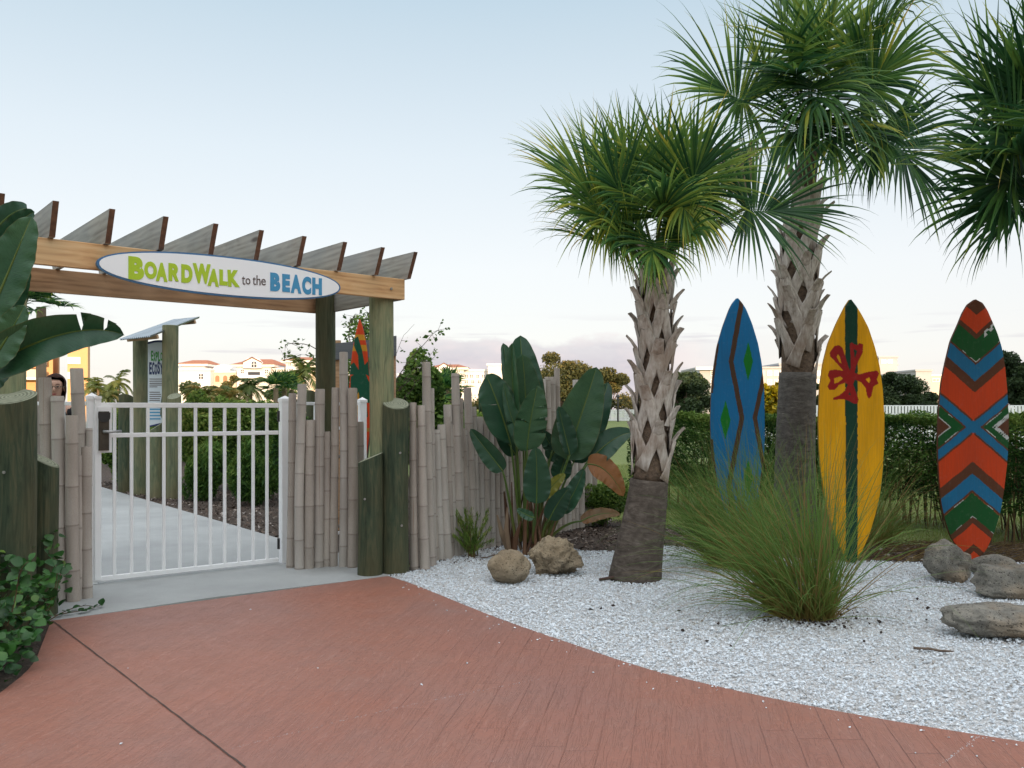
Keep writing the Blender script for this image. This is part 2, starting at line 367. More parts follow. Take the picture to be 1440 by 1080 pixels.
a=G(1322,1079);b=G(1378,1036)
for i in range(60):
    c=a+(b-a)*RNG.random(); pebbles(mb,np.array([c[:2]])+RNG.normal(0,.003,(1,2)),np.array([.0075]),np.array([.002]),np.array([.9]))
single('grit_in_cracks',mb,GRAV,'fine pale grit caught in hairline cracks of the red walkway','grit',kind='stuff')
# mulch chips
def chips(mb,poly,n,zb,s=.018,dens=None):
    p=np.array([(a[0],a[1]) for a in poly]); x=RNG.uniform(p[:,0].min(),p[:,0].max(),n); y=RNG.uniform(p[:,1].min(),p[:,1].max(),n)
    k=inpoly(x,y,poly)&(np.abs(x/np.maximum(y,.1))<.7); x,y=x[k],y[k]; n=len(x); a=RNG.random(n)*2*PI; t=RNG.normal(0,.4,n)
    L=s*RNG.lognormal(0,.4,n); U=np.c_[np.cos(a)*np.cos(t),np.sin(a)*np.cos(t),np.sin(t)]*L[:,None]
    W=np.c_[-np.sin(a),np.cos(a),RNG.normal(0,.5,n)]*(L*.35)[:,None]
    mb.quads(np.c_[x,y,zb+RNG.random(n)*.02],U,W,RNG.random(n))
CHIP=m_leaf('mulch_chip',[(0,(.03,.02,.015)),(.5,(.09,.06,.045)),(.85,(.19,.15,.12)),(1,(.38,.34,.31))],rough=.9,trans=0)
mb=MB()
chips(mb,[(-1.0,7.8),(.2,8.2),(1.2,8.3),(2.6,8.2),(6.5,7.8),(9.5,8.2),(9.5,9.3),(4.4,9.3),(2.6,9.8),(1.6,11.2),(.6,11.0),(-.3,9.2)],26000,-.012)
chips(mb,[C0[:2],C1[:2],(-9,17),(-4,17),(.2,12.),(-.9,8.2)],30000,-.014,.02)
single('mulch_chips',mb,CHIP,'dark brown wood chips under the shrubs and along the pale path','mulch',kind='stuff')
# twigs and dark specks lying on the gravel
TWIG=m_plain('grey_brown_twig',(.17,.12,.085),(.09,.065,.05),scale=30,rough=.9)
def twig(a,b,r,label,zz=.018,mat=TWIG):
    p=np.linspace(0,1,6)[:,None]; q=a+(b-a)*p; q[:,2]=zz; q[1:-1]+=RNG.normal(0,.006,(4,3)); q[:,2]=np.clip(q[:,2],zz-.004,zz+.02)
    mb=MB(); mb.tube(q,[r,r*1.1,r,r*.9,r*.8,r*.5],7); single('fallen_twig',mb,mat,label,'twig',smooth=True,loc=a,group='twigs fallen on the gravel')
twig(G(1285,915),G(1341,920),.008,'straight grey twig lying on gravel in front of the long low rock')
twig(G(843,818),G(929,812),.013,'dark bent stalk lying at the foot of the leaning palm trunk',mat=m_plain('dark_stalk',(.07,.035,.025),rough=.7))
twig(G(676,787),G(712,783),.006,'thin reddish twig lying on gravel by the left bamboo fence end')
sp=[(830,860),(845,858),(862,855),(1028,912),(994,905),(960,890),(1100,868),(955,862),(1010,880),(1215,905),(700,800),(670,790),(1304,858),(1290,845),(1303,875)]
mb=MB()
for (a,b) in sp:
    g=G(a,b); pebbles(mb,g[None,:2],np.array([.017]),np.array([RNG.uniform(.012,.02)]),np.array([0.0]))
for i in range(160):
    g=G(1145,872); pebbles(mb,g[None,:2]+RNG.normal(0,.16,(1,2)),np.array([.015]),np.array([RNG.uniform(.006,.016)]),np.array([0.0]))
single('leaf_litter',mb,CHIP,'small dark bits of bark and litter lying on the white gravel','litter',kind='stuff')

# ================================================================== rocks
def mat_rock(name,a,b,c,dark):
    n=NT(name); v=n.obj()
    col=n.ramp(n.noise(v,6,8,.7),[(.3,a),(.5,b),(.72,c)])
    col=n.mix(n.ramp(n.noise(v,2.2,4),[(.45,0.),(.65,.7)]),col,dark)
    pit=n.n('ShaderNodeTexVoronoi',{'Vector':v,'Scale':48.}).outputs['Distance']
    col=n.mix(n.ramp(pit,[(.12,.65),(.3,0.)]),col,tuple(.35*x for x in a))
    col=n.mix(n.ramp(n.noise(v,130,3),[(.6,0.),(.72,.45)]),col,(.55,.5,.42))
    h=n.math('ADD',n.noise(v,24,8,.75),n.math('MULTIPLY',n.ramp(pit,[(.05,0.),(.35,1.)]),.5))
    return n.done(col,.9,n.bump(h,1.,.02),spec=.25)
ROCKT=mat_rock('tan_coral_rock',(.20,.15,.095),(.34,.265,.175),(.46,.38,.27),(.22,.18,.13))
ROCKG=mat_rock('grey_rock',(.13,.12,.10),(.24,.225,.195),(.37,.34,.28),(.36,.245,.14))
def ico(sub):
    import bmesh
    bm=bmesh.new(); bmesh.ops.create_icosphere(bm,subdivisions=sub,radius=1); v=np.array([x.co[:] for x in bm.verts]); f=np.array([[q.index for q in p.verts] for p in bm.faces]); bm.free(); return v,f
ICO5=ico(5); ICO3=ico(3)
def rock(px0,px1,pyt,pyb,seed,mat,label,depth=.8,amp=.22,freq=1.3,shear=0,rz=0,planes=None,dd=0):
    g=G((px0+px1)/2,pyb-4); d=g[1]+dd; w=(px1-px0)/F*d; 
    yc=d+w*depth*.35; h=Z(pyt,yc)-0
    v,f=ICO5; v=v.copy(); 
    if planes:
        for (nx,ny,nz,k) in planes:
            nn=np.array([nx,ny,nz],float); nn/=np.linalg.norm(nn); dd_=v@nn; ov=np.maximum(dd_-k,0); v=v-nn*(ov*.93)[:,None]
    nz=np.array([mnoise.fractal(Vector(p*freq)+Vector((seed*7.1,seed*3.3,seed)),.85,2.1,6) for p in v])
    v=v*(1+amp*nz)[:,None]
    ext=v.max(0)-v.min(0); v=(v-(v.max(0)+v.min(0))/2)/ext
    v[:,2]+=.5; v[:,2]=v[:,2]*1.12-.12
    v=v*np.array([w*1.02,w*depth,h]); v[:,0]+=v[:,2]*shear
    c,s=math.cos(rz),math.sin(rz); v=np.c_[v[:,0]*c-v[:,1]*s,v[:,0]*s+v[:,1]*c,v[:,2]]
    loc=np.array([X((px0+px1)/2,yc),yc,0]); mb=MB(); mb.add(v+loc,f)
    return single('garden_rock',mb,mat,label,'rock',group='rocks set on the white gravel',smooth=True,loc=loc)
rock(685,747,773,826,1,ROCKT,'small rounded tan rock in front of the big pitted rock by the left plants',.85,.16,1.1)
rock(741,821,752,815,5,ROCKT,'big pitted tan coral rock under the broad leaved plant',.8,.34,1.5)
rock(1304,1371,759,825,3,ROCKG,'tall grey rock at the foot of the orange patterned surfboard',.8,.20,1.5,planes=[(-1,-.3,.1,.62),(.3,-1,.25,.62),(.6,-.1,1,.62),(-.4,0,1,.75),(1,-.4,-.1,.72)])
rock(1362,1429,780,824,4,ROCKG,'grey rounded rock behind the other two, right of the orange patterned surfboard',.7,.15,1.2,dd=.25)
rock(1370,1490,795,848,6,ROCKG,'blocky grey and rust rock at right edge of the picture behind the long one',.6,.17,1.6,planes=[(-.3,-1,.1,.5),(0,0,1,.55),(-1,0,.2,.66)])
rock(1326,1500,851,906,8,ROCKG,'long low rust grey rock nearest the walkway at right edge',.5,.2,1.6,planes=[(0,0,1,.65)])
# ================================================================== pergola
PL=np.array([-3.197,5.7]); PR=np.array([-.956,7.6]); U=(PR-PL)/np.linalg.norm(PR-PL); NV=np.array([-U[1],U[0]]); ANG=math.atan2(U[1],U[0]); SL=np.linalg.norm(PR-PL)
def fs(px,t=0.):
    k=(px-720)/F; return (k*(PL[1]+NV[1]*t)-(PL[0]+NV[0]*t))/(U[0]-k*U[1])
def fpos(s,t): return PL+U*s+NV*t
def fz(px,py,t=0.): return Z(py,fpos(fs(px,t),t)[1])
perg=thing('pergola','timber entrance arch with overhanging rafters over the white gate','pergola',(PL[0],PL[1],0),ANG)
def bbox(x0,x1,y0,y1,z0,z1,bev=.004,c=.5):
    # bevelled box made by 45 degree corner cuts on the long axis
    mb=MB(); dims=(x1-x0,y1-y0,z1-z0); ax=int(np.argmax(dims)); b=bev
    o=[i for i in range(3) if i!=ax]; lo=(x0,y0,z0); hi=(x1,y1,z1)
    p=[(lo[o[0]]+b,lo[o[1]]),(hi[o[0]]-b,lo[o[1]]),(hi[o[0]],lo[o[1]]+b),(hi[o[0]],hi[o[1]]-b),(hi[o[0]]-b,hi[o[1]]),(lo[o[0]]+b,hi[o[1]]),(lo[o[0]],hi[o[1]]-b),(lo[o[0]],lo[o[1]]+b)]
    mb.prism(p,lo[ax],hi[ax],'xyz'[ax],c); return mb
ZB,ZT=2.415,2.598
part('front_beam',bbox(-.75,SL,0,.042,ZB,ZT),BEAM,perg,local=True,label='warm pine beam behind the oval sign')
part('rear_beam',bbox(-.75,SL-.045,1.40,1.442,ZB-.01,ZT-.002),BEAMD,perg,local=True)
part('side_beam',bbox(SL-.043,SL-.002,.045,1.46,ZB-.002,ZT-.002),RAFT,perg,local=True,label='grey side beam joining front and rear beams')
def post_mesh(x,y,z0,z1,r,cutz=0,cuta=0,n=32,seed=0,taper=.03):
    mb=MB(); a=np.arange(n)*2*PI/n; rows=[]; K=14
    for k in range(K+1):
        t=k/K; rr=r*(1-taper*t)*(1+.012*np.sin(3*a+seed+t*2)+.008*np.sin(7*a+seed*2)); zb=z0+(z1-z0)*t
        zz=zb+np.zeros(n)+ (cutz*np.cos(a-cuta)*t)
        rows.append(np.c_[x+rr*np.cos(a)+.006*math.sin(t*3+seed),y+rr*np.sin(a),zz])
    i=np.arange(K)[:,None]*n; j=np.arange(n)[None]; j2=(j+1)%n
    mb.add(np.concatenate(rows),[np.stack([i+j,i+j2,i+n+j2,i+n+j],-1).reshape(-1,4)],.5)
    top=rows[-1]; cen=top.mean(0)
    inner=cen+(top-cen)*.93+np.array([0,0,.006]); nn=n
    mb.add(np.concatenate([top,inner,cen[None]+[[0,0,.004]]]),[np.c_[np.arange(n),(np.arange(n)+1)%n,(np.arange(n)+1)%n+n,np.arange(n)+n],np.c_[np.arange(n)+n,(np.arange(n)+1)%n+n,np.full(n,2*n)]],.5,mi=1)
    return mb
sfr=fs(537,.15)
for nm,s,t,r,zt,sd in (('post',sfr,.155,.108,ZT-.004,1),('post',fs(12,.155),.155,.108,ZT-.004,4),('post',fs(458,1.29),1.285,.098,ZT-.004,2),('post',fs(458,1.29)-3.0,1.285,.098,ZT-.004,7)):
    o=part(nm,post_mesh(s,t,0,zt,r,seed=sd,taper=.0),[POST if t<.5 else LOG,LOGEND],perg,smooth=True,local=True)
RPX=[-75,8,84,163,238,308,372,432,489,542,588]
for i,px in enumerate(RPX):
    s=fs(px-1,-.15)-.038; h=.222; z0=ZT+.002
    poly=[(-.045,z0),(-.155,z0+h),(1.60,z0+h),(1.50,z0)]
    mb=MB(); mb.prism(poly,s,s+.038,'x'); 
    # end grain gets its own darker face
    f=mb.f[2]; mb.m[2]=np.array([1,0,1,0])
    part('rafter',mb,[RAFT,RAFTEND],perg,local=True)
# bolts
for s,t,z in ((sfr,-.004,2.5),(fs(12,.1),-.004,2.5)):
    mb=MB(); mb.tube([[s,t+.006,z],[s,t-.008,z]],.012,8); part('bolt',mb,SCREW,perg,local=True)

# ------------------------------------------------------------------ oval sign
ST=-.075; s1,s2=fs(136,ST),fs(479,ST); zc=(fz(136,375,ST)+fz(479,404,ST))/2; zl,zr=fz(136,375,ST),fz(479,404,ST)
hh=(fz(305,360,ST)-fz(305,415,ST))/2*1.03; zc=(fz(305,360,ST)+fz(305,415,ST))/2+.002
def ell(cx,cz,a,b,n=72,p=2.15):
    t=np.arange(n)*2*PI/n; c,s=np.cos(t),np.sin(t)
    return np.c_[cx+a*np.sign(c)*np.abs(c)**(2/p),cz+b*np.sign(s)*np.abs(s)**(2/p)]
cx=(s1+s2)/2; aa=(s2-s1)/2
sg=thing('entrance_sign','oval white sign with blue rim reading BOARDWALK to the BEACH','sign',(PL[0],PL[1],0),ANG)
mb=MB(); mb.prism(ell(cx,zc,aa,hh),ST,ST+.035,'y'); part('rim',mb,SIGNB,sg,local=True)
mb=MB(); mb.prism(ell(cx,zc,aa-.016,hh-.013),ST-.004,ST+.002,'y'); part('sign_face',mb,SIGNW,sg,local=True)
for q in (.3,.7):
    mb=MB(); mb.box(s1+(s2-s1)*q-.03,s1+(s2-s1)*q+.03,ST+.035,-.001,zc-.06,zc+.06); part('bracket',mb,SCREW,sg,local=True)
def glyph(ch,offset=.0):
    cu=bpy.data.curves.new('t','FONT'); cu.body=ch; cu.size=1; cu.offset=offset; cu.fill_mode='FRONT'; cu.resolution_u=6
    o=bpy.data.objects.new('t',cu); COL.objects.link(o); dg=bpy.context.evaluated_depsgraph_get(); me=bpy.data.meshes.new_from_object(o.evaluated_get(dg))
    v=np.array([x.co[:2] for x in me.vertices]); f=[list(p.vertices) for p in me.polygons]
    bpy.data.objects.remove(o); bpy.data.curves.remove(cu); bpy.data.meshes.remove(me); return v,f
def put_glyph(mb,ch,x0,x1,z0,z1,y,th,offset,rot=0):
    v,f=glyph(ch,offset); lo,hi=v.min(0),v.max(0); v=(v-lo)/(hi-lo)
    if rot:
        w,h=x1-x0,z1-z0; q=(v-.5)*[w,h]; c,s=math.cos(rot),math.sin(rot); q=np.c_[q[:,0]*c-q[:,1]*s,q[:,0]*s+q[:,1]*c]; X_=q[:,0]+(x0+x1)/2; Z_=q[:,1]+(z0+z1)/2
    else: X_=x0+v[:,0]*(x1-x0); Z_=z0+v[:,1]*(z1-z0)
    k=len(v); V=np.r_[np.c_[X_,np.full(k,y),Z_],np.c_[X_,np.full(k,y+th),Z_]]
    from collections import Counter
    ed=Counter(); 
    for p in f:
        for a,b in zip(p,p[1:]+p[:1]): ed[(a,b)]+=1
    side=[(a,b) for (a,b) in ed if (b,a) not in ed]
    fl=[np.array(p) for p in f]+[np.array([a+0,b+0,b+k,a+k])[::-1] for a,b in side]
    mb.add(V,fl,.5)
def sign_word(name,letters,mat,off,words,fixz=0):
    mb=MB()
    for ch,a,b,t,bo,rot in letters:
        pa,pb=120+a/3.79,120+b/3.79; pm=(pa+pb)/2; yt,yb=330+t/3.79,330+bo/3.79
        if ch=='R':
            xa,xb,z0,z1=fs(pa,ST),fs(pb,ST),fz(pm,yb,ST),fz(pm,yt,ST); w_,h_=xb-xa,z1-z0
            put_glyph(mb,'P',xa,xa+w_*.90,z0,z1,ST-.0075,.0035,off); mb.prism([(xa+w_*.34,z0+h_*.42),(xa+w_*.66,z0),(xb,z0),(xa+w_*.70,z0+h_*.46)],ST-.0077,ST-.004,'y'); continue
        put_glyph(mb,ch,fs(pa,ST),fs(pb,ST),fz(pm,yb,ST),fz(pm,yt,ST),ST-.0075,.0035,off,rot)
    part(name,mb,mat,sg,local=True,label=words)
sign_word('lettering',[('B',228,312,118,241,0),('O',313,380,144,236,.05),('A',374,437,150,250,0),('R',442,497,154,248,-.03),('D',510,570,160,258,0),('W',572,668,155,261,.03),('A',651,712,182,276,-.03),('L',713,757,187,271,0),('K',758,820,189,279,.05)],LIME,.065,'lime green lettering reading BOARDWALK')
sign_word('lettering',[('t',833,851,222,267,0),('o',853,878,233,265,0),('t',890,908,226,268,0),('h',911,932,218,269,0),('e',936,960,236,270,0)],GREYT,.0,'small grey brown lettering reading to the')
sign_word('lettering',[('B',984,1037,204,302,0),('E',1048,1089,211,306,0),('A',1093,1150,214,313,0),('C',1154,1202,224,319,0),('H',1208,1259,231,322,0)],BLUET,.065,'blue lettering reading BEACH')

# ================================================================== gate
GL=G(133,822)[:2]; GR=G(397,793)[:2]; gu=(GR-GL)/np.linalg.norm(GR-GL); gn=np.array([-gu[1],gu[0]]); GANG=math.atan2(gu[1],gu[0]); GLEN=np.linalg.norm(GR-GL)
def gs(px,t=0.):
    k=(px-720)/F; return (k*(GL[1]+gn[1]*t)-(GL[0]+gn[0]*t))/(gu[0]-k*gu[1])
def gz(px,py,t=0.): return Z(py,(GL+gu*gs(px,t)+gn*t)[1])
gate=thing('gate','white metal gate of vertical bars with a dark lock, in the entrance arch','gate',(GL[0],GL[1],0),GANG)
zt=gz(260,570); zm=gz(260,610.5); zb=gz(140,814)
sL,sR=gs(137),gs(391)
mb=MB()
for z,hw in ((zt,.021),(zm,.018),(zb,.020)): 
    mb.add(*[]) if False else None
    q=bbox(sL,sR,-.012,.016,z-hw,z+hw,.003); part('rail',q,WHITE,gate,local=True)
for px in (161,185,208,230.5,253,275,296,316,336,356,375.5):
    s=gs(px); part('bar',bbox(s-.0125,s+.0125,-.010,.014,zb+.02,zt-.021,.002),WHITE,gate,local=True)
part('stile',bbox(gs(132.5),gs(142),-.022,.026,.035,zt+.05,.004),WHITE,gate,local=True); part('stile_cap',bbox(gs(132),gs(142.6),-.028,.032,zt+.051,zt+.075,.006),WHITE,gate,local=True)
# lock: white mount plate, bronze housing, round shield, lever
a,b=gs(137.5,-.03),gs(157.5,-.03); z0,z1=gz(147,636.5,-.03),gz(147,572.5,-.03)
part('lock_mount',bbox(a,b,-.032,-.0155,z0,z1,.004),WHITE,gate,local=True)
lk=part('lock',bbox(gs(138.7,-.05),gs(153.6,-.05),-.055,-.032,gz(147,633.5,-.05),gz(147,578.5,-.05),.006),BRONZE,gate,local=True)
mb=MB(); cxk=(gs(138.7,-.05)+gs(153.6,-.05))/2; r=.046
t=np.linspace(PI,2*PI,14); poly=[(cxk+r*math.cos(q),gz(147,588,-.05)+.01+r*.95*math.sin(q)) for q in t]+[(cxk+r,gz(147,580,-.05)),(cxk-r,gz(147,580,-.05))]
mb.prism(poly,-.064,-.0555,'y'); part('shield',mb,BLACK,lk,local=True)
mb=MB(); zl_=gz(150,607,-.06); mb.tube([[cxk,-.053,zl_],[cxk,-.085,zl_],[cxk+.03,-.092,zl_],[gs(171,-.09),-.092,zl_+.002]],[.014,.013,.012,.011],10); part('lever',mb,SCREW,lk,local=True,smooth=True)
for z in (zt-.1,zb+.15):
    mb=MB(); mb.tube([[sR+.004,-.002,z-.05],[sR+.004,-.002,z+.05]],.012,10); part('hinge',mb,BLACK,gate,local=True)
# gate posts stand on their own
def fence_post(px0,px1,pytop,base,label,d=None,capd=.006,name='fence_post'):
    d=d or base; w=(px1-px0)/F*d*.94; x=X((px0+px1)/2,d); H=Z(pytop,d)
    th=thing(name,label,'post',(x,d+w*.5,0),GANG,group='white metal fence posts')
    hw=w*.5*.92
    part('shaft',bbox(-hw,hw,-hw,hw,0,H-.03,.004),WHITE,th,local=True)
    mb=MB(); e=hw+.006; q=hw*.2
    mb.box(-e,e,-e,e,H-.045,H-.018)
    mb.add([[-e,-e,H-.0178],[e,-e,H-.0178],[e,e,H-.0178],[-e,e,H-.0178],[0,0,H+.012]],[[0,1,4],[1,2,4],[2,3,4],[3,0,4]]); part('cap',mb,WHITE,th,local=True)
    return th
fence_post(118.5,133,554,6.93,'white square post beside the dark lock at the latch side of the gate',7.0)
fence_post(391,406.5,558,7.9,'white square post on the hinge side of the gate, beside the middle bamboo fence',7.98)
fence_post(503,514,560,9.3,'white square post seen between bamboo poles in front of the orange surfboard',9.3)
# white rails of the fence behind the bamboo
def rail_fence(x0,y0,x1,y1,H,label,n,name='picket_fence',zz=(.12,.30),bw=.018,grp='white fences beyond the beds'):
    L=math.hypot(x1-x0,y1-y0); th=thing(name,label,'fence',(x0,y0,0),math.atan2(y1-y0,x1-x0),group=grp)
    for z in (H-.02,H-zz[1],zz[0]): part('rail',bbox(0,L,-.012,.012,z-.016,z+.016,.003),WHITE,th,local=True)
    mb=MB()
    for i in range(n):
        s=L*(i+.5)/n; mb.box(s-bw/2,s+bw/2,-.0115,.0115,zz[0]+.0165,H-.0365)
    part('pickets',mb,WHITE,th,local=True); return th
rail_fence(X(405,8.6),8.6,X(503,9.3),9.3,Z(565,8.9),'white rail fence section seen through gaps of the middle bamboo fence',4,zz=(.12,.28),bw=.03)
rail_fence(X(20,7.4),7.4,X(119,7.1),7.1,Z(564,7.2),'white rail fence section behind the left bamboo fence',5,zz=(.12,.28),bw=.03)
rail_fence(X(338,19),19,X(395,22),22,Z(582,20),'short white picket fence among shrubs beyond the gate',18,bw=.05)
rail_fence(X(166,21),22,X(186,21),21,Z(582,21),'small white picket fence piece left of the info board posts',7,bw=.05)

# ================================================================== bamboo fences
def bamboo(mb,base,top,r,seed,flare=1.0):
    L=np.linalg.norm(top-base); rs=np.random.default_rng(seed); pts=[];rad=[];c=[]
    s=rs.uniform(.0,.25); nodes=[]
    while s<L: nodes.append(s); s+=rs.uniform(.24,.38)*(1+.2*(r<.03))
    ks=[0.]
    for q in nodes: ks+= [q-.013,q-.004,q,q+.004,q+.013]
    ks=[k for k in ks if 0<=k<L-.012]+[L-.010,L]
    ks=sorted(set(ks)); bend=rs.normal(0,.004,2)
    for k in ks:
        t=k/L; dn=min([abs(k-q) for q in nodes] or [9])
        rr=r*(flare+(.96-flare)*t)*(1.055 if dn<.001 else (1.03 if dn<.006 else 1.0)); cc=.75 if dn<.001 else (.25 if dn<.006 else 0)
        if k>L-.002: rr*=.93
        p=base+(top-base)*t; p=p+np.array([bend[0],bend[1],0])*math.sin(t*PI*1.3); pts.append(p); rad.append(rr); c.append(cc)
    mb.tube(pts,rad,14,c=c,cap=False)
    # hollow culm end
    n=14; a=np.arange(n)*2*PI/n; o=np.array(pts[-1]); ro=rad[-1]; ri=ro*.72
    R1=o+np.c_[ro*np.cos(a),ro*np.sin(a),0*a]; R2=o+np.c_[ri*np.cos(a),ri*np.sin(a),0*a]; R3=R2-[0,0,.05]
    i=np.arange(n); j=(i+1)%n
    mb.add(np.r_[R1,R2,R3],[np.c_[i,j,j+n,i+n],np.c_[i+n,j+n,j+2*n,i+2*n],(i+2*n)],np.r_[np.full(n,.15),np.full(n,.5),np.full(n,1.)])
def bamboo_fence(label,poles,loc,bat=True):
    th=thing('bamboo_fence',label,'fence',loc,group='grey bamboo pole fences')
    for i,(a0,a1,yt,b0,yb) in enumerate(poles):
        d=F*CH/(yb-HZ)+.03; w=(a1-a0)/F*d*.5; ca=(a0+a1)/2; cb=b0+(a1-a0)/2
        base=np.array([X(cb,d),d,0.]); top=np.array([X(ca,d),d,Z(yt,d)])
        mb=MB(); bamboo(mb,base,top,w*1.04,i*31+int(a0),1.28 if a0>570 else 1.03); part('bamboo_pole',mb,BAMBOO,th,smooth=True)
    # horizontal battens tying the poles behind
    for hz in ((.35,1.0) if bat else ()):
        pts=[]
        for (a0,a1,yt,b0,yb) in (sorted(poles,key=lambda q:q[0])[0],sorted(poles,key=lambda q:q[0])[-1]):
            d=F*CH/(yb-HZ)+.11; pts.append([X((b0+a1-a0+b0)/2,d),d,hz])
        mb=MB(); mb.tube(pts,.018,6); part('batten',mb,BAMBOO,th)
    return th
bamboo_fence('short bamboo pole fence at the left between the green logs and the gate',
 [(44,56,570,52,838),(55,71.8,531,62,845),(72,89.5,557,78,846),(100.5,118,518,108,834),(92,108.5,584,95.5,846.5),(121,129.5,602,121,834),(108,117,640,107.5,843),(114,128,628,115.5,842)],(G(90,846)))
M=[(406.5,417.5,553,403,799),(417.5,430,540,415,801),(429.5,442.5,590.5,428,800),(443,456.5,547,441.5,798),(455,465,607,454,797),(466.4,477,545,464,797),(478,489.7,495,477,797.5),(489.7,502.7,545.5,489,798.5),(501.8,512,593,500.5,794)]
bamboo_fence('short bamboo pole fence between the white gate post and the dark green log pair',M,G(450,800))
RF=[(575.5,585.3,566,578,801),(586.3,597.3,570,592,801),(592.5,604.5,509,600,796),(603.5,610.5,546,606,792),(611,617,604,616,786),(614.5,625.5,597,624,786),(623.2,634.8,569,632,782),(634.5,646,525,640,781),(645,651,560,648,779),(650,657,605,656,777),(652,663,545,659,775.5),(663,670,572,668,774),(669.5,679,586,672,772)]
px=679; rs=random.Random(5); y=771.
tops=[603,575,598,560,590,600,572,610,585,566]
special={761:533,770:530,778:518,806:534}
for i in range(14):
    q=580+i*7.4; RF.append((q,q+9,rs.uniform(585,612),q+5,796-(q-577)*.27))
k=0
while px<836:
    w=rs.uniform(6.5,9.2)
    if 757<px<764: t=533
    elif 765<px<774: t=530
    elif 775<px<783: t=518
    elif 803<px<812: t=534
    elif px>812: t=rs.uniform(598,615)
    else: t=rs.choice(tops)+rs.uniform(-6,6)
    y=771-(px-679)*.225; RF.append((px,px+w,t,px+2,y)); px+=w*.80; k+=1
bamboo_fence('long bamboo pole fence receding behind the broad leaved plant',RF,G(577,801),False)

# ================================================================== cut logs
def log(px0,px1,ypt,yb,label,cut=.05,ca=0,mat=LOG,d=None,group='upright cut green logs',screws=()):
    d=d or G(0,yb-3)[1]+ (px1-px0)/F*3.5; r=(px1-px0)/F*d/2; x=X((px0+px1)/2,d); H=Z(ypt,d)
    th=thing('log_post',label,'log',(x,d,0),group=group)
    part('log_shaft',post_mesh(0,0,-.02,H,r,cut,ca,seed=px0*.1),[mat,LOGEND],th,smooth=False,local=True)
    for (sx,sy) in screws:
        mb=MB(); xx=X(sx,d)-x; yy=-math.sqrt(max(r*r-xx*xx,0)); zz=Z(sy,d)
        mb.tube([[xx,yy+.004,zz],[xx,yy-.005,zz]],.010,8); part('screw',mb,SCREW,th,local=True)
    return th
log(502.5,538,644,805,'shorter dark green log right of the middle bamboo fence',.045,.1,d=7.46,screws=((516,700),))
log(537.5,575.5,567.5,811,'tall dark green log with slanted pale top in front of the right arch post',.050,1.9,screws=((565,636),(567,737)),)
log(-14,47.5,558,890,'thick dark green log at the left edge of the picture, above the vines',.05,1.57,d=5.6,screws=((23.5,662),(22,776)))
log(44,80.5,648,850,'shorter dark green log with slanted top beside the left bamboo fence',-.05,.1,d=6.0)
# ================================================================== info board structure beyond the gate
ks=thing('information_shelter','two post shelter with sloping tin roof beyond the gate','shelter',(X(215,14.4),14.4,0))
for (a,b,yt,d,sd) in ((188,208,470,14.55,1),(229,250.5,458,14.1,3)):
    r=(b-a)/F*d/2; part('post',post_mesh(X((a+b)/2,d),d,-.02,Z(yt,d),r,0,0,seed=sd,taper=.0),[KLOG,LOGEND],ks,smooth=True)
A_,B_,C_,D_=[np.array(q) for q in ((X(168,13.9),13.9,Z(477.5,13.9)),(X(211.5,13.5),13.5,Z(473,13.5)),(X(281,15.4),15.4,Z(446,15.4)),(X(245,15.9),15.9,Z(449.5,15.9)))]
nu,nv=66,12; g=np.zeros((nv+1,nu+1,3)); nrm=np.cross(B_-A_,D_-A_); nrm/=np.linalg.norm(nrm); nrm*=np.sign(nrm[2])
for i in range(nv+1):
    for j in range(nu+1):
        a,b=i/nv,j/nu; g[i,j]=(A_*(1-b)+B_*b)*(1-a)+(D_*(1-b)+C_*b)*a+nrm*.014*math.cos(b*2*PI*16)
TIN=m_plain('corrugated_tin',(.42,.47,.50),(.33,.38,.42),scale=3,rough=.38,metal=.5)
mb=MB(); mb.grid(g); mb.grid(g[:,::-1]-nrm*.004); part('roof_sheet',mb,TIN,ks,smooth=True)
mb=MB()
for t in (.12,.5,.88):
    p,q=A_*(1-t)+D_*t-nrm*.05,B_*(1-t)+C_*t-nrm*.05; d_=(q-p); 
    e=(D_-A_)/np.linalg.norm(D_-A_)*.03; h=nrm*.03
    mb.add([p-e-h,p+e-h,q+e-h,q-e-h,p-e+h,p+e+h,q+e+h,q-e+h],[[0,3,2,1],[4,5,6,7],[0,1,5,4],[2,3,7,6],[1,2,6,5],[0,4,7,3]])
part('roof_battens',mb,BEAMD,ks)
# the panel between the posts
pd=14.42; x0,x1=X(208.6,pd),X(247,pd)
pn=thing('shelter_sign','narrow white board headed EXPLORE ECOSYSTEM between the shelter posts','sign',(x0,pd,0))
W_=x1-x0; yb=lambda px:598-(px-209)*.30
def pz(py): return Z(py,pd)
top=[(x0+W_*t,pz(485)+math.sin(t*PI*1.0+.25)*.045) for t in np.linspace(0,1,12)]
poly=[(x0,pz(599)),(x1,pz(590))]+top[::-1]
mb=MB(); mb.prism(poly,pd-.02,pd+.015,'y'); part('board',mb,m_plain('pale_panel',(.62,.66,.70),(.55,.60,.66),scale=3,rough=.5),pn)
mb=MB(); tp=np.array(top); mb.prism([*[(a,b+.035) for a,b in top],*[(a,b) for a,b in top[::-1]]],pd-.026,pd+.02,'y'); mb.prism([(x0,pz(601)),(x1,pz(592)),(x1,pz(590)),(x0,pz(599))],pd-.026,pd+.02,'y'); part('edging',mb,NAVY,pn)
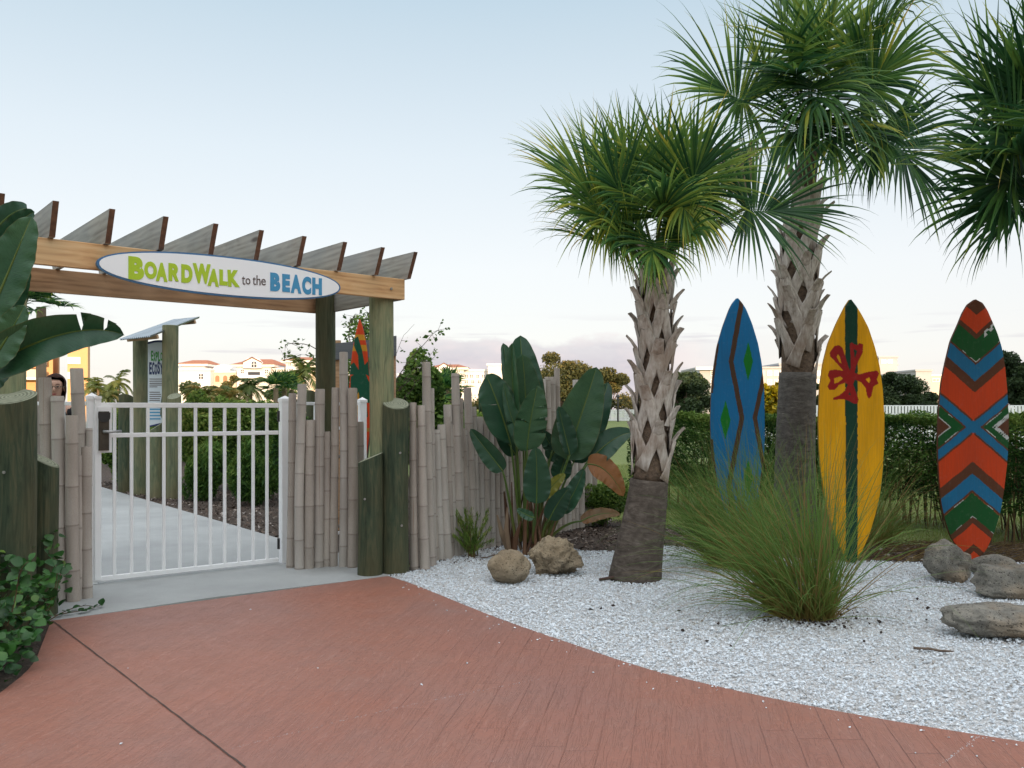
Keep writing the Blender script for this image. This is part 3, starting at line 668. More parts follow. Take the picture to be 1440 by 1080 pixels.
def word(mb,txt,pxa,pxb,yt,ybm,off,hv=None,seed=0):
    k=len(txt); w=(pxb-pxa)/k; r=random.Random(seed)
    for i,ch in enumerate(txt):
        dv=r.uniform(-.8,.8); sc=r.uniform(.86,1.08)
        put_glyph(mb,ch,X(pxa+i*w+.25,pd),X(pxa+(i+1)*w-.25,pd),pz(ybm+dv),pz(ybm-(ybm-yt)*sc+dv),pd-.026,.005,off)
mb=MB(); word(mb,'EXPLORE',213,236,494.5,508,.03,seed=1); part('lettering',mb,GREENT,pn,label='green lettering reading EXPLORE')
mb=MB(); word(mb,'ECOSYSTEM',210.5,245,509.5,527,.035,seed=3); part('lettering',mb,NAVY,pn,label='navy lettering reading ECOSYSTEM')
mb=MB(); mt=MB()
for y,l in ((533,.8),(536,.9),(539,.85),(541.5,.5),(544,.3),(551.5,.5),(554.5,.55),(557.5,.55),(560.5,.5),(563,.5)):
    mt.box(x0+.03,x0+.03+W_*l*.95*(1 if y<550 else .8),pd-.024,pd-.02,pz(y+.55),pz(y-.45))
part('small_print',mt,GREYT,pn)
for y,l in ((575.5,.42),(580,.38),(584.5,.42),(589,.4)):
    mb.box(x0+.03,x0+.03+W_*l,pd-.024,pd-.02,pz(y+.9),pz(y-.9))
part('lower_print',mb,BLUET,pn)
mb=MB(); c_=np.array([X(231,pd),0,pz(575)])
mb.prism([(X(226,pd),pz(583)),(X(227,pd),pz(566)),(X(229,pd),pz(552)),(X(230.5,pd),pz(560)),(X(233,pd),pz(580)),(X(229,pd),pz(590))],pd-.025,pd-.02,'y'); part('bird_picture',mb,m_plain('dark_print',(.10,.12,.09),rough=.6),pn)
KL='green logs standing around the shelter'
log(167,188,559,692,'dark green log left of the shelter posts',.06,-1.5,LOG,15.0,KL)
log(211,229.5,600,700,'short olive log with slanted top under the information panel',.07,0.4,KLOG,14.0,KL)
log(235,254,557,700,'olive log with pale cut top right of the information panel',.05,1.5,KLOG,13.9,KL)
log(430,443.5,553,700,'dark log seen between bamboo poles left of the far arch post',.04,-1.5,LOG,12.0,KL)
# grey plank sign behind the posts
pk=thing('plank_board','grey wooden plank fixed behind the far arch post and the orange surfboard','board',(X(500,10.2),10.2,0))
d=10.2; mb=MB(); mb.prism([(X(468,d),Z(506,d)),(X(557,d),Z(500,d)),(X(557,d),Z(472,d)),(X(520,d),Z(478,d)),(X(490,d),Z(481,d)),(X(468,d),Z(483,d))],d,d+.04,'y'); part('plank',mb,m_wood('grey_plank',[(.07,.075,.08),(.12,.125,.13),(.17,.17,.17),(.1,.11,.12),(.04,.04,.04)]),pk)
for q in (474,552):
    part('stake',bbox(X(q,d)-.03,X(q,d)+.03,d+.042,d+.09,-.02,Z(478,d),.004),BEAMD,pk)

# ================================================================== surfboards
def paintmat():
    n=NT('painted_board'); v=n.obj((1,1,.35)); v2=n.obj((60,60,2)); p=n.attr('paint','Color')
    a=n.noise(v,4,5); s=n.noise(v2,2,3)
    col=n.mix(n.ramp(a,[(.35,.16),(.6,0.)]),p,(.05,.04,.03))
    col=n.mix(n.ramp(n.noise(n.obj(),26,5,.7),[(.55,0.),(.75,.05)]),col,(.5,.5,.45))
    chips_=n.ramp(n.noise(n.obj(),55,4,.6),[(.755,0.),(.765,1.)])
    col=n.mix(n.math('MULTIPLY',chips_,.7),col,(.6,.58,.52))
    col=n.mix(n.math('MULTIPLY',n.ramp(s,[(.4,.12),(.6,0.)]),1.),col,(.03,.02,.02))
    return n.done(col,.6,n.bump(n.math('ADD',s,n.noise(n.obj(),180,3)),.15,.002),spec=.18)
PAINT=paintmat()
C_OR=(.60,.055,.010); C_BR=(.115,.038,.016); C_GR=(.006,.085,.018); C_BL=(.012,.15,.30); C_WH=(.62,.62,.60)
def board(label,left,right,d,sc,ox,oy,pattern,edge,yaw=0,th=.028,nu=130,nv=560):
    # left/right outlines in crop px -> photo px
    L=np.array(left,float); R=np.array(right,float)
    y0=min(L[0,1],R[0,1]); y1=max(L[-1,1],R[-1,1])
    tv=(1-np.cos(np.linspace(0,PI,nv)))/2*.35+np.linspace(0,1,nv)*.65
    ys=y0+(y1-y0)*tv
    def interp(A):
        # smooth monotone-ish through points
        return np.interp(ys,A[:,1],A[:,0])
    xl,xr=interp(L),interp(R)
    k=np.hanning(25); k/=k.sum()
    def sm(a): 
        b=np.convolve(np.pad(a,12,mode='edge'),k,'valid'); w=np.clip(np.minimum(np.arange(nv),np.arange(nv)[::-1])/30.,0,1); return a*(1-w)+b*w
    xl,xr=sm(xl),sm(xr)
    a=(1-np.cos(np.linspace(0,PI,nu)))/2*.25+np.linspace(0,1,nu)*.75
    gx=xl[:,None]+(xr-xl)[:,None]*a[None]; gy=np.repeat(ys[:,None],nu,1)
    col=pattern(gx,gy)
    cx=(L[len(L)//2,0]+R[len(R)//2,0])/2; cpx=ox+cx/sc
    lx=(gx-cx)/sc/F*d; lz=CH+(HZ-(oy+gy/sc))/F*d
    e=np.abs(a-.5)*2; dome=.012*(1-e**4)[None]*np.ones((nv,1))
    Fr=np.stack([lx,-th/2-dome,lz],-1)
    mb=MB(); mb.grid(Fr); 
    ecol=np.array(edge); base_n=nv*nu
    colors=[np.c_[col.reshape(-1,3),np.ones(base_n)]]
    # edge wall and back
    rim=np.r_[Fr[:,0],Fr[::-1,-1]]; bk=rim.copy(); bk[:,1]=th/2; n_=len(rim); i=np.arange(n_); j=(i+1)%n_
    mb.add(np.r_[rim,bk],[np.c_[i,i+n_,j+n_,j]]); colors.append(np.tile([*ecol,1],(2*n_,1)))
    B2=np.stack([lx[:, [0,-1]],np.full((nv,2),th/2),lz[:,[0,-1]]],-1); mb.grid(B2[:,::-1]); colors.append(np.tile([*ecol,1],(2*nv,1)))
    x=X(cpx,d); loc=np.array([x,d,0.])
    o=thing('surfboard',label,'surfboard',loc,yaw,group='painted wooden surfboards standing upright')
    part('painted_board',mb,PAINT,o,local=True,colors=np.concatenate(colors))
    # buried stake that holds it up
    q=bbox(-.04,.04,th/2+.002,th/2+.045,-.1,.8,.004); part('support_stake',q,BEAMD,o,local=True)
    return o
def V(cond,col,c): col[cond]=c
def jit(x,y,a=1.2): return a*(np.sin(x*.13+y*.05)+np.sin(y*.11+2)+np.sin(x*.31+y*.23))*.4
def pat_multi(x,y):
    c=np.zeros(x.shape+(3,)); c[:]=C_OR
    yj=y+jit(x,y); xc=np.interp(y,[58,300,540,800,1020],[302,297,288,283,290]); ax=np.abs(x-xc); w=yj+.88*ax
    V(w<118,c,C_BR); V((w>=118)&(w<187),c,C_OR); V((w>=187)&(w<209),c,C_BR); V((w>=209)&(w<297),c,C_GR)
    V((w>=294)&(w<297)&(np.sin(x*.11+y*.07)+np.sin(x*.043+1.3)>.1),c,C_WH); V((w>=297)&(w<306),c,C_BR); V((w>=306)&(w<368),c,C_BL); V((w>=368)&(w<411),c,C_BR)
    # wear top right
    V((w>=205)&(w<228)&(x>xc+30)&(np.sin(x*.25)+np.sin(y*.3)>-.2),c,C_WH)
    lo=yj-.84*ax; up=yj+.84*ax   # X arms
    inX=(w>=411)&(yj>400)&(lo<560)
    # arms: |y-540| vs .84|x|
    dv=np.abs(yj-541); arm=dv-.84*ax
    mid=(w>=411)&(yj>400)&(yj<690)
    V(mid&(arm<22)&(arm>-26),c,C_BL); V(mid&(arm>=17)&(arm<26)&(ax>3),c,C_BR); V(mid&(arm<=-22)&(arm>-30),c,C_BR)
    V(mid&(arm<=-30)&(arm>-72),c,C_GR); V(mid&(arm<=-72),c,C_BR)
    V(mid&(arm<=-70)&(arm>-74),c,C_WH); V(mid&(arm<=-30)&(arm>-33)&(np.sin(y*.09)+np.sin(y*.037+x*.02)>.2),c,C_WH)
    V(mid&(arm<=-60)&(arm>-79)&(x>xc)&(np.sin(x*.4+y*.5)+np.sin(y*.23)>-.3),c,C_WH)
    u=yj-.84*ax  # lower chevrons apex up
    V((yj>600)&(u>=672)&(u<717),c,C_BR); V((yj>600)&(u>=717)&(u<779),c,C_BL); V((u>=779)&(u<789),c,C_BR); V((u>=787)&(u<790)&(np.sin(x*.06)+np.sin(x*.023+y*.02)>.5),c,C_WH)
    V((u>=790)&(u<879),c,C_GR); V((u>=877)&(u<880)&(np.sin(x*.05+1)+np.sin(x*.09)>.6),c,C_WH); V((u>=879)&(u<906),c,C_BR)
    V((u>=906),c,C_OR); V((u>=983)&(u<1012),c,C_BR)
    return c
board('tall surfboard with orange, blue and green chevrons behind the grey rocks',
 [(296,58),(270,76),(250,110),(235,148),(205,215),(187,290),(170,370),(162,450),(157,560),(157,650),(162,740),(170,830),(185,900),(207,960),(240,1010),(268,1040),(285,1050)],
 [(300,58),(326,70),(345,100),(360,135),(382,185),(399,240),(411,310),(419,400),(425,500),(425,590),(419,680),(406,790),(392,870),(370,940),(343,1000),(318,1035),(300,1050)],
 8.05,2.7,1260,400,pat_multi,C_BR)
def cyl(px,py,poly):
    return inpoly(px.ravel(),py.ravel(),poly).reshape(px.shape)
FLO=[(475,97),(498,92),(515,105),(530,150),(545,200),(553,222),(558,200),(556,140),(552,86),(562,78),(575,88),(592,91),(600,82),(620,88),(618,130),(600,165),(584,200),(577,232),(600,240),(640,228),(690,220),(703,235),(690,265),(700,285),(672,302),(662,350),(650,362),(640,350),(632,308),(610,280),(578,266),(570,290),(580,320),(597,365),(592,388),(575,388),(545,372),(520,365),(470,368),(468,358),(500,345),(530,320),(543,292),(530,282),(500,292),(475,318),(450,318),(440,300),(455,270),(442,245),(450,220),(480,215),(520,222),(500,200),(475,170),(455,150),(452,130)]
HOL=[[(493,138),(502,150),(511,186),(500,178),(486,152)],[(474,260),(505,250),(518,260),(496,280),(474,286)],[(632,264),(652,255),(658,268),(649,284)],[(572,112),(590,122),(578,160)],[(553,328),(558,345),(545,342)]]
def pat_yel(x,y):
    c=np.zeros(x.shape+(3,)); c[:]=(.82,.385,.004)
    n_=np.sin(x*.05+1)*np.sin(y*.021)+np.sin(x*.11+y*.013); c*= (1+.05*n_)[...,None]
    xx=x+jit(x,y,.8); V((xx>490+ (y>400)*2)&(xx<528),c,(.006,.05,.028))
    fx=(960+x/2.16-1040)*3.6; fy=(400+y/2.16-460)*3.6
    f=cyl(fx,fy,FLO)
    for h in HOL: f&=~cyl(fx,fy,h)
    c[f]=(.34,.012,.010); 
    return c
board('yellow surfboard with a dark green stripe and a red flower behind the grass clump',
 [(505,47),(492,66),(480,90),(465,120),(440,180),(425,240),(415,310),(411,400),(412,480),(418,560),(428,640),(441,700),(458,750),(478,800),(500,840),(512,853)],
 [(511,47),(526,66),(542,92),(562,130),(582,190),(597,250),(606,320),(611,400),(611,470),(606,560),(597,640),(583,700),(565,760),(543,810),(525,842),(516,853)],
 8.0,2.16,960,400,pat_yel,(.50,.24,.01))
def seg(x,y,pts,w):
    m=np.zeros(x.shape,bool)
    for (ax_,ay),(bx_,by) in zip(pts[:-1],pts[1:]):
        inb=(y>=ay)&(y<by); xc=ax_+(bx_-ax_)*(y-ay)/(by-ay); m|=inb&(np.abs(x-xc)<w)
    return m
def pat_blu(x,y):
    c=np.zeros(x.shape+(3,)); c[:]=(.012,.18,.42)
    b=(.085,.045,.025); yj=y; xj=x+jit(x,y,.7)
    for pts,w in (([(180,40),(145,235),(178,405),(138,610),(160,760),(170,900)],7.5),([(252,250),(217,405),(246,560),(225,720)],7),([(104,180),(88,300),(86,330)],5),([(84,470),(100,620),(120,700)],6)):
        c[seg(xj,yj,pts,w)]=b
    for (cx_,cy_,w,h) in ((197,234,15,60),(128,412,16,60),(197,588,15,58),(135,745,14,50)):
        c[(np.abs(xj-cx_)/w+np.abs(y-cy_)/h)<1]=(.008,.20,.02)
    return c
board('blue surfboard with green diamonds and brown zigzags between the two palms',
 [(162,43),(150,57),(140,76),(120,130),(103,190),(92,260),(85,340),(83,420),(85,480),(92,550),(104,610),(120,670),(138,730),(155,770),(163,780)],
 [(168,43),(180,57),(192,76),(210,120),(228,180),(239,240),(246,310),(248,400),(248,480),(243,560),(234,620),(221,680),(204,730),(182,770),(170,780)],
 8.6,2.16,960,400,pat_blu,(.10,.05,.03))
PSH=[(655,530),(672,520),(690,580),(700,640),(712,625),(722,630),(722,690),(705,680),(722,720),(722,800),(700,800),(690,740),(680,720),(672,760),(650,770),(640,780),(640,690),(655,680),(636,680),(640,640),(655,628),(675,660),(672,600),(655,560)]
def pat_small(x,y):
    c=np.zeros(x.shape+(3,)); c[:]=C_OR
    V((y>512)&(y<535),c,(.55,.25,.02)); V((y>556)&(y<582),c,(.55,.25,.02)); V((y>700)&(y<860)&(np.abs(x-678)<18),c,(.55,.25,.02))
    V((y>905)&(y<920),c,(.4,.2,.03)); c[cyl(x,y,PSH)]=(.008,.085,.045)
    sh=seg(x,y,[(660,700),(690,760),(700,860)],14); c[sh]=(.008,.085,.045); V(x>709-(y<600)*0,c,C_OR) if False else None
    return c
o=board('slim orange surfboard with a green palm painting behind the right arch post',
 [(676,448),(668,480),(656,530),(646,590),(640,650),(634,740),(634,840),(640,940),(652,1040),(668,1120),(674,1140)],
 [(680,448),(690,478),(700,520),(710,580),(716,650),(722,740),(724,840),(718,940),(704,1040),(688,1120),(680,1140)],
 9.6,3.0,280,300,pat_small,(.32,.02,.01),yaw=0.0,nu=90,nv=420)
# ================================================================== sabal palms
PALM=m_leaf('palm_blade',[(0,(.012,.050,.016)),(.28,(.024,.085,.028)),(.50,(.085,.19,.040)),(.70,(.24,.33,.055)),(.86,(.48,.46,.06)),(1,(.55,.38,.10))],rough=.5,trans=.34,spec=.25)
DEADP=m_leaf('dry_palm_blade',[(0,(.10,.085,.055)),(1,(.25,.2,.12))],rough=.8,trans=.1)
PET=m_leaf('petiole_green',[(0,(.04,.07,.015)),(.5,(.10,.14,.03)),(1,(.3,.2,.07))],rough=.5,trans=0)
def mat_boot():
    n=NT('old_leaf_base'); v=n.obj((14,14,3)); a=n.noise(v,2.5,6,.65); b=n.noise(n.obj(),3,4)
    col=n.ramp(a,[(.3,(.27,.225,.19)),(.5,(.52,.465,.41)),(.7,(.70,.655,.60))])
    col=n.mix(n.ramp(b,[(.45,0.),(.65,.6)]),col,(.26,.17,.115))
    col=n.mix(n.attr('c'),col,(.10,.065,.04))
    return n.done(col,.85,n.bump(a,.6,.006),spec=.2)
BOOT=mat_boot()
def mat_trunk(name,a,b,c):
    n=NT(name); v=n.obj((1.2,1.2,5)); v2=n.obj((9,9,12)); 
    r=n.noise(v,2.6,6,.7,1.8); f=n.noise(v2,2,5)
    col=n.ramp(n.math('ADD',n.math('MULTIPLY',r,.6),n.math('MULTIPLY',f,.4)),[(.3,a),(.5,b),(.7,c)])
    col=n.mix(n.ramp(n.noise(n.obj((3,3,9)),5,4),[(.68,0.),(.74,.7)]),col,(.30,.27,.23))
    return n.done(col,.92,n.bump(n.math('ADD',n.math('MULTIPLY',r,1.),n.math('MULTIPLY',f,.6)),.9,.014),spec=.15)
TRUNK1=mat_trunk('ringed_brown_trunk',(.04,.032,.027),(.105,.085,.07),(.19,.16,.135))
TRUNK2=mat_trunk('ringed_grey_trunk',(.055,.05,.045),(.12,.11,.10),(.20,.185,.165))
FIBRE=m_plain('trunk_fibre',(.22,.15,.10),(.08,.055,.038),scale=30,rough=.95,bump=.9,bs=120,bd=.02)
def nrmz(v): v=np.asarray(v,float); return v/(np.linalg.norm(v)+1e-12)
def frond(mb,hub,dirv,nrm,R,n=46,spread=2.2,droop=.35,cb=.35,ytip=.2,seed=0,wid=.021,fold=.35,hang=0.):
    rs=np.random.default_rng(seed); d=nrmz(dirv); s=nrmz(np.cross(nrm,d)); w=nrmz(np.cross(d,s))
    K=8; ts=np.array([0,.12,.28,.45,.62,.78,.9,1.])
    for i in range(n):
        a=-1+2*(i+.5)/n+rs.normal(0,.006); th=a*spread; ca,sa=math.cos(th),math.sin(th)
        lift=fold*abs(math.sin(min(abs(th),PI/2)))
        dd=nrmz(d*ca+s*sa+w*(lift+rs.normal(0,.05)))
        costa=.30*R*max(0,math.cos(th/2))**3
        o=hub+d*costa*(1-abs(a)*.5)-np.array([0,0,1])*costa*.15
        L=R*(.70+.36*math.cos(th*.55))*(1+rs.normal(0,.07))-costa*.45*max(ca,0); L=max(L,.2*R)
        dr=droop*(1+rs.normal(0,.25)); kink=rs.random()<.10
        side=nrmz(np.cross(w*.9+rs.normal(0,.12,3),dd))
        tw=rs.normal(0,.25)
        P_=[];prev=np.array(o,float);dirn=dd.copy(); c=[]
        cc=np.clip(cb+rs.normal(0,.14),0,1); tip=rs.random()<ytip
        rows=[]
        for j,t in enumerate(ts):
            if j>0:
                step=(t-ts[j-1])*L; g=dr*t*t*(2.2 if kink and t>.5 else 1.)*.62+hang*t
                dirn=nrmz(dirn+np.array([0,0,-g])+rs.normal(0,.012,3)); prev=prev+dirn*step
            wd=wid*(np.interp(t,[0,.12,.42,.68,.85,1],[.32,.75,1.,.55,.2,.03]))
            sd=nrmz(side*math.cos(tw*t)+w*math.sin(tw*t)); vee=nrmz(np.cross(sd,dirn))*wd*.38
            rows.append([prev-sd*wd,prev-vee,prev+sd*wd]); ce=cc+(.45*max(0,(t-.45))/.55 if tip else .1*t*t); c+= [ce+.03,ce-.03,ce]
        mb.grid(np.array(rows),c=np.array(c))
def petiole(mb,a,b,sag,r0=.016,r1=.009,c=.45):
    a=np.array(a);b=np.array(b); t=np.linspace(0,1,9)[:,None]; m=(a+b)/2+np.array([0,0,sag]); p=(1-t)**2*a+2*t*(1-t)*m+t*t*b
    mb.tube(p,np.linspace(r0,r1,9),7,c=c); return nrmz(p[-1]-p[-2])
def strap(mb,pts,w,th,out,c):
    pts=np.array(pts,float); rows=[]
    for i,p in enumerate(pts):
        T=nrmz(pts[min(i+1,len(pts)-1)]-pts[max(i-1,0)]); o=nrmz(out[i]-T*np.dot(out[i],T)); s=np.cross(T,o)
        ww=w[i]; tt=th[i]; rows.append([p-s*ww,p-s*ww*.85+o*tt*.7,p-s*ww*.35+o*tt,p+s*ww*.35+o*tt,p+s*ww*.85+o*tt*.7,p+s*ww,p+s*ww*.4-o*tt*.2,p-s*ww*.4-o*tt*.2,p-s*ww])
    g=np.array(rows); cc=np.repeat(np.asarray(c,float),9); mb.grid(g,c=cc)
    mb.add(g[-1][:8],[np.arange(8)],.55)
def palm(label,axis,rad,zboot,zboot1,nboot,trunkmat,bootlen,bw,stick):
    ax=np.array(axis,float); base=ax[0].copy()
    th=thing('palm_tree',label,'palm tree',base,group='cabbage palms with fan leaves')
    zz=np.linspace(0,1,60); zs=ax[:,2]; za=zs[0]+(zs[-1]-zs[0])*zz
    cx=np.interp(za,zs,ax[:,0]); cy=np.interp(za,zs,ax[:,1]); k=np.hanning(11);k/=k.sum()
    cx=np.convolve(np.pad(cx,5,mode='edge'),k,'valid'); cy=np.convolve(np.pad(cy,5,mode='edge'),k,'valid')
    r=np.interp(za,[q[0] for q in rad],[q[1] for q in rad])
    pts=np.c_[cx,cy,za]
    lo=za<=zboot+.03; mb=MB(); rr=r[lo]*(1+.012*np.sin(za[lo]*40)*.3+RNG.normal(0,.002,lo.sum())); mb.tube(pts[lo],rr,30); part('trunk',mb,trunkmat,th,smooth=True)
    hi=za>=zboot-.05; mb=MB(); mb.tube(pts[hi],r[hi]*.88,20); part('fibre_core',mb,FIBRE,th,smooth=True)
    at=lambda z:np.array([np.interp(z,za,cx),np.interp(z,za,cy),z]); ra=lambda z:np.interp(z,za,r)
    mb=MB(); ga=2.39996; rs=np.random.default_rng(int(base[0]*100)%97)
    for i in range(nboot):
        z=zboot+(zboot1-zboot)*(i/nboot)**.95-.02; ph=i*ga+rs.normal(0,.08); L=bootlen*rs.uniform(.85,1.15)
        for sg_ in (-1,1):
            if rs.random()<.12: continue
            pts_=[];out=[];
            K=8
            for j in range(K):
                t=j/(K-1); a=ph+sg_*(.80*(1-t)**1.1); zz_=z+L*t*.8; o=np.array([math.cos(a),math.sin(a),0]); c_=at(zz_)
                push=ra(zz_)*.90+.006+.02*t+ (stick*max(0,t-.55)/.45*.35)
                pts_.append(c_+o*push); out.append(o)
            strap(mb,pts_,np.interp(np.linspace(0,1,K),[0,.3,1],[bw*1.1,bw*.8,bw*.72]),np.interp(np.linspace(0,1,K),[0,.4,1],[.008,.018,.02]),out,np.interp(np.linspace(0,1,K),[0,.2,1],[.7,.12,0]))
        # stub that sticks out past the joint
        o=np.array([math.cos(ph),math.sin(ph),0]); z0=z+L*.62; tl=rs.normal(0,.15); o2=np.array([math.cos(ph+tl),math.sin(ph+tl),0])
        lens=stick*rs.uniform(.7,1.25)
        p=[at(z0)+o*(ra(z0)*.92+.012),at(z0+L*.2)+o*(ra(z0)*.93+.03),at(z0+L*.38)+o*(ra(z0)*.95+.035)+o2*lens*.45,at(z0+L*.5)+o*(ra(z0)*.95+.035)+o2*lens]
        strap(mb,p,[bw*1.15,bw*.95,bw*.72,bw*.62],[.022,.022,.018,.012],[o,o,o,o],[.1,0,0,.05])
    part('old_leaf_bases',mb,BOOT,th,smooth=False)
    return th,at
def add_fronds(th,start,d0,specs,n=46,wid=.021,cbase=.36,seed0=0,mat=PALM):
    start=np.array(start)
    for i,sp in enumerate(specs):
        px,py,dd,R=sp[:4]; o=dict(droop=.24,cb=cbase,ytip=.15); o.update(sp[4] if len(sp)>4 else {})
        aim=o.pop('aim',None); dry=o.pop('dry',False); nn_=o.pop('nn',None)
        hub=P(px,py,d0+dd); mb=MB(); mp=MB()
        sag=.12 if hub[2]>start[2]-.3 else .25
        e=petiole(mp,start+nrmz(hub-start)*.06,hub,sag*np.linalg.norm(hub-start))
        dirv=nrmz(hub-start+np.array([0,0,-.05])) if aim is None else nrmz(P(aim[0],aim[1],d0+dd+aim[2])-hub)
        horiz=nrmz(np.array([dirv[0],dirv[1],0])+1e-6); nrm=nrmz(np.array([0,0,1.])-dirv*dirv[2]+horiz*.05) if abs(dirv[2])<.92 else nrmz(-horiz*dirv[2]+np.array([0,0,.2])+np.array([0,-.6,0]))
        if nn_ is not None: nrm=nrmz(nn_)
        frond(mb,hub,dirv,nrm,R,n=n,seed=seed0+i,wid=wid,**o)
        f=part('frond',mb,DEADP if dry else mat,th,label='dry brown hanging fan leaf' if dry else None); 
        part('petiole',mp,PET,f,smooth=True)
d1=7.1+.15
axis=[G(893,812)*[1,0,0]+[0,d1+.02,0],P(903,750,d1),P(912,690,d1),P(919,590,d1),P(922,500,d1),P(922,380,d1),P(922,350,d1)]
axis[0]=np.array([X(892,d1+.02),d1+.02,-.02])
th,at=palm('leaning palm with a crisscross boot covered trunk, left of the blue surfboard',axis,[(-.02,.228),(.25,.20),(.75,.165),(1.0,.15),(1.9,.135),(2.7,.12)],Z(672,d1),Z(392,d1),36,TRUNK1,.36,.060,.075)
top1=at(Z(372,d1))
add_fronds(th,top1,d1,[
 (853,292,-.2,.86,dict(cb=.5,ytip=.5,nn=(.1,-1,.55))),(848,276,.12,.84,dict(cb=.5,ytip=.5,nn=(-.2,-.5,1))),(868,318,-.25,.72,dict(cb=.58,ytip=.3,droop=.45,nn=(0,-1,.5))),
 (855,325,.25,.70,dict(droop=.6,cb=.42)),(882,285,-.30,.74,dict(cb=.42,nn=(.2,-1,.5))),(868,272,.22,.78,dict(droop=.22)),(893,265,-.05,.70,dict(droop=.15,nn=(0,-1,.2))),
 (930,266,-.12,.70,dict(droop=.15,nn=(0,-1,.2))),(947,268,.15,.76,dict(droop=.2)),(962,275,-.2,.76,dict(droop=.25,cb=.45,nn=(0,-1,.4))),
 (974,292,.22,.72,dict(cb=.45)),(954,268,-.42,.62,dict(cb=.55,droop=.7,aim=(975,320,-.2))),(978,306,.02,.66,dict(droop=.5,cb=.45)),(930,305,-.5,.58,dict(droop=.6,cb=.42)),
 (886,335,.05,.55,dict(droop=.8,cb=.5)),(955,330,-.1,.5,dict(droop=.7)),
 (893,345,-.32,.62,dict(droop=.7,cb=.5,nn=(0,-1,.35))),(948,342,-.30,.60,dict(droop=.7,cb=.42,nn=(0,-1,.35))),(918,338,-.48,.50,dict(droop=.8,cb=.4,aim=(918,370,-.3),nn=(0,-1,.2))),(868,345,.0,.66,dict(droop=.55,cb=.48)),(975,335,.05,.66,dict(droop=.55,cb=.4)),
 (1047,295,-.10,.86,dict(cb=.25,droop=.30,ytip=.1,aim=(1085,290,.0),nn=(-.1,-1,.45)))],wid=.0135,n=54,cbase=.54,seed0=100)
d2=9.35
axis=[np.array([X(1116,d2),d2,-.02]),P(1119,600,d2),P(1122,520,d2),P(1122,400,d2),P(1124,340,d2),P(1132,260,d2),P(1140,200,d2)]
th,at=palm('tall straight grey palm behind the grass clump, between the blue and yellow surfboards',axis,[(-.02,.25),(.3,.225),(1.2,.205),(1.9,.195),(3.0,.205),(3.3,.17),(3.9,.13),(4.3,.12)],Z(528,d2),Z(300,d2),34,TRUNK2,.46,.074,.11)
top2=at(Z(214,d2))
add_fronds(th,top2,d2,[
 (1052,145,-.2,1.10,dict(cb=.46,ytip=.15,droop=.3,nn=(.1,-1,.5))),(1085,120,.25,1.1,dict(droop=.2)),
 (1112,92,-.1,1.15,dict(droop=.15)),(1138,84,.2,1.1,dict(droop=.1)),(1160,84,-.2,1.12,dict(droop=.12)),(1185,88,.15,1.15,dict(droop=.2)),
 (1205,95,-.15,1.12,dict(droop=.3)),(1122,105,-.55,.9,dict(cb=.3,droop=.3,aim=(1121,98,-.3))),(1142,120,-.6,.95,dict(cb=.36,droop=.9,aim=(1140,150,-.4))),
 (1158,126,-.5,.9,dict(cb=.3,droop=.8,aim=(1180,150,-.3))),(1225,72,.0,.95,dict(droop=1.3,cb=.45,ytip=.3)),
 (1208,130,-.3,.95,dict(nn=(.1,-1,.6),droop=.7,cb=.45,ytip=.4)),(1252,184,-.1,1.05,dict(cb=.2,droop=.5,aim=(1275,215,0),nn=(.1,-1,.3))),(1240,178,-.35,.75,dict(droop=1.3,cb=.3,aim=(1232,210,-.1))),
 (1118,165,-.55,.95,dict(droop=.9,cb=.36,aim=(1112,200,-.3),nn=(0,-1,.3))),(1168,170,-.5,.95,dict(droop=.9,cb=.45,aim=(1175,205,-.3),nn=(0,-1,.3))),
 (1048,212,.0,.55,dict(dry=True,droop=2.2,aim=(1046,240,0)))],wid=.0195,n=54,cbase=.50,seed0=200)
d3=6.7
axis=[np.array([X(1520,d3),d3,-.02]),P(1515,500,d3),P(1508,300,d3),P(1503,230,d3)]
th,at=palm('palm whose dark fan leaves enter from the right edge of the picture',axis,[(-.02,.22),(1,.18),(4,.15)],1.0,Z(245,d3),30,TRUNK2,.34,.05,.10)
top3=at(Z(240,d3))
add_fronds(th,top3,d3,[
 (1438,262,-.1,.84,dict(nn=(-.1,-1,.5),cb=.25,droop=.4)),(1420,150,-.1,.86,dict(nn=(-.2,-1,.6),cb=.33,ytip=.4,droop=.25)),
 (1442,198,-.25,.88,dict(nn=(-.1,-1,.3),cb=.26,ytip=.25,droop=.22)),(1434,223,.15,.86,dict(cb=.24,ytip=.3,droop=.3)),(1446,243,-.15,.86,dict(nn=(-.1,-1,.5),cb=.28,droop=.4,ytip=.25)),
 (1456,178,.1,.85,dict(cb=.25,droop=.15)),(1468,158,-.2,.85,dict(droop=.15)),(1486,148,.1,.85,{}),(1506,148,-.2,.85,{}),(1551,168,0,.85,{}),(1576,208,.1,.85,{}),(1586,248,-.1,.85,{}),
 (1461,266,.2,.75,dict(droop=.7)),(1566,278,.1,.8,dict(droop=.7)),(1506,188,-.6,.8,{}),(1506,198,.6,.8,{}),(1454,216,-.4,.78,dict(cb=.3,ytip=.5,droop=.3))],seed0=300,n=44,wid=.020,cbase=.3)

